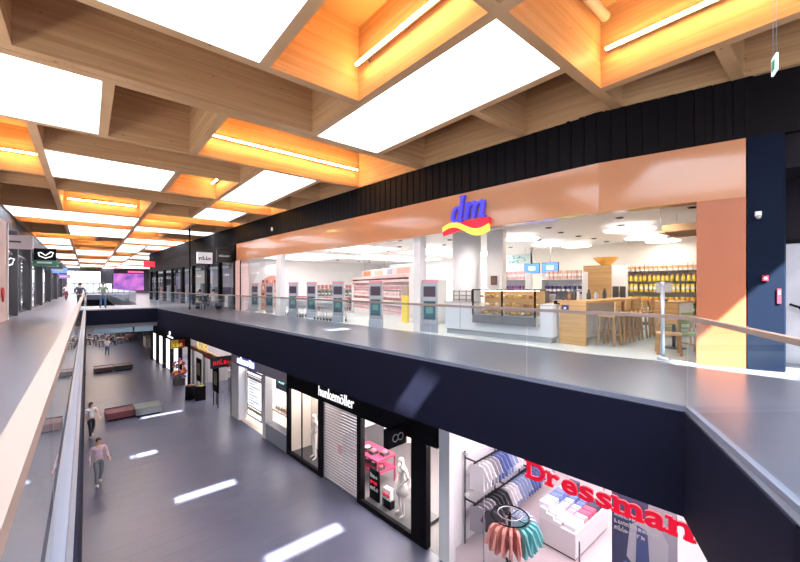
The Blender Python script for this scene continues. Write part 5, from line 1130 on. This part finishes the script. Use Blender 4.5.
for y_, c, lab, z_ in ((38, (.05, .14, .09), 'dark green projecting sign on the left gallery', 3.0), (46, (.05, .05, .06), 'black projecting sign on the left gallery', 3.1), (56, (.15, .28, .60), 'blue glowing projecting sign on the left gallery', 3.0), (68, (.25, .12, .40), 'purple projecting sign far down the left gallery', 2.6)):
    t = thing('projecting_sign', lab, 'sign', (-3.0, y_, z_), 0); MB().box(0, 1.3, -.1, .1, 0, .55).build('box', mat('sg%d' % y_, c, .4, emit=.8 if y_ > 50 else .15), t); MB().box(.2, 1.0, -.104, -.1, .2, .34).build('lettering', C(.6, .65, .65), t)

# ================================================================== FAR RIGHT UPPER SHOPS AND END WALL
mb = MB(); mb.box(5.2, 5.4, 25, 52, 0, 4.2); o_ = mb.build('wall_far_right', C(.45, .42, .44), None, (DM-.6, 0, 0), RZ); st(o_)
for i, (a, b, c) in enumerate(((25, 31, (.62, .60, .64)), (31, 38, (.30, .28, .32)), (38, 45, (.66, .60, .58)), (45, 51.8, (.25, .25, .30)))):
    f_ = thing('gallery_shopfront', 'far gallery shop front with dark posts, %s beyond the pink pillar' % ('first', 'second', 'third', 'fourth')[i], 'shop front', (DM, 0, 0), RZ, 'far gallery shop fronts')
    box('header', BLACK, f_, 0, .3, a, b, 3.2, 4.19)
    for q in (a, (a+b)/2, b-.3): box('post', BLACK, f_, 0, .25, q, q+.28, 0, 3.2)
    box('glass', SGLASS, f_, .1, .11, a+.3, b-.3, .05, 3.2)
    box('lit_back', mat('lb%d' % i, c, .5, emit=.35), f_, 2.6, 2.7, a+.2, b-.2, .1, 3.1)
    for j in range(4):
        rr = random.Random(i*9+j); q = a+.8+j*1.4; box('display_block', C(*rr.choice([(.7, .66, .66), (.12, .12, .2), (.5, .25, .2), (.25, .35, .45)])), f_, .8, 1.5, q, q+.7, 0, rr.uniform(.8, 1.9))
for nm_, s_, t_, z_, c, e, lab, word in (('a', 25.6, -.9, 3.05, (.02, .018, .02), 0, 'black projecting sign beside the pink pillar', 'x'), ('b', 29.5, -1.0, 3.15, (.75, .70, .74), .4, 'white projecting sign with block letters', 'x'), ('c', 48, -1.2, 3.6, (.7, .03, .05), .8, 'red projecting sign far down the right gallery', '')):
    p = thing('projecting_sign', lab, 'sign', (*W(DM, t_, s_), z_), RZ); MB().box(0, 1.0, -.1, .1, 0, .8 if nm_ != 'c' else .6).build('box', mat('ps'+nm_, c, .4, emit=e), p)
    if word: marks('lettering', 7 if nm_ == 'a' else 4, .16 if nm_ == 'a' else .34, mat('psl'+nm_, (.8, .8, .8) if nm_ == 'a' else (.1, .1, .1), .4), p, (.1, -.102, .35 if nm_ == 'a' else .25), 6, .7)
sc_ = thing('led_wall_screen', 'huge purple and pink glowing LED screen on the end wall', 'screen', (7.0, 100, .55), 0)
MB().box(-2.8, 2.8, -.1, 0, 0, 3.85).build('frame', BLACK, sc_)
def screen_mat():
    m = bpy.data.materials.new('led_picture'); m.use_nodes = True; nt = m.node_tree; b = nt.nodes['Principled BSDF']; tc = nt.nodes.new('ShaderNodeTexCoord'); nz = nt.nodes.new('ShaderNodeTexNoise'); nz.inputs['Scale'].default_value = .5; nz.inputs['Detail'].default_value = 4
    cr = nt.nodes.new('ShaderNodeValToRGB'); cr.color_ramp.elements[0].color = (.12, .05, .35, 1); cr.color_ramp.elements[1].color = (.65, .16, .55, 1); cr.color_ramp.elements[0].position = .35; cr.color_ramp.elements[1].position = .65
    nt.links.new(tc.outputs['Object'], nz.inputs['Vector']); nt.links.new(nz.outputs[0], cr.inputs[0]); nt.links.new(cr.outputs[0], b.inputs['Emission Color']); b.inputs['Emission Strength'].default_value = 1.0; b.inputs['Base Color'].default_value = (.02, .02, .02, 1); return m
MB().box(-2.7, 2.7, -.12, -.1, .1, 3.75).build('display', screen_mat(), sc_)
t = thing('pink_letters', 'pink glowing lettering above the purple screen', 'sign', (8.2, 100, 4.5), 0); MB().box(-1.4, 1.4, -.05, 0, 0, .4).build('panel', mat('pinkl', (.8, .08, .25), .4, emit=1.2), t)
w_ = MB().box(-3.0, 2.1, 99.9, 99.98, 2.3, 4.6).build('window_20', mat('sky_pane', (.9, .95, 1), .3, emit=2.2, ecol=(.92, .96, 1))); st(w_, 'bright clerestory window in the end wall')
for q in (-1.75, -.5, .8): MB().box(q-.05, q+.05, 99.85, 99.9, 2.3, 4.6).build('mullion', DGREY, w_)
w_ = MB().box(-3.0, 4.0, 99.9, 99.98, .1, 2.1).build('window_21', mat('door_pane', (.6, .65, .7), .3, emit=.9, ecol=(.8, .86, .95))); st(w_, 'glazed doors in the end wall')
for q in (-2, -1, 0, 1, 2, 3): MB().box(q-.06, q+.06, 99.85, 99.9, 0, 2.1).build('mullion', DGREY, w_)
mb = MB(); mb.box(12.0, 12.3, 52, 100, 0, 5.32); st(mb.build('wall_far_side', C(.10, .09, .11)))
mb = MB(); mb.box(5.6, 12.2, 52, 52.2, 0, 5.32); st(mb.build('wall_far_return', C(.06, .055, .07)))
mb = MB(); mb.box(21.8, 22, -8, 100, ZL, 5.32); st(mb.build('wall_right', C(.3, .3, .3)))
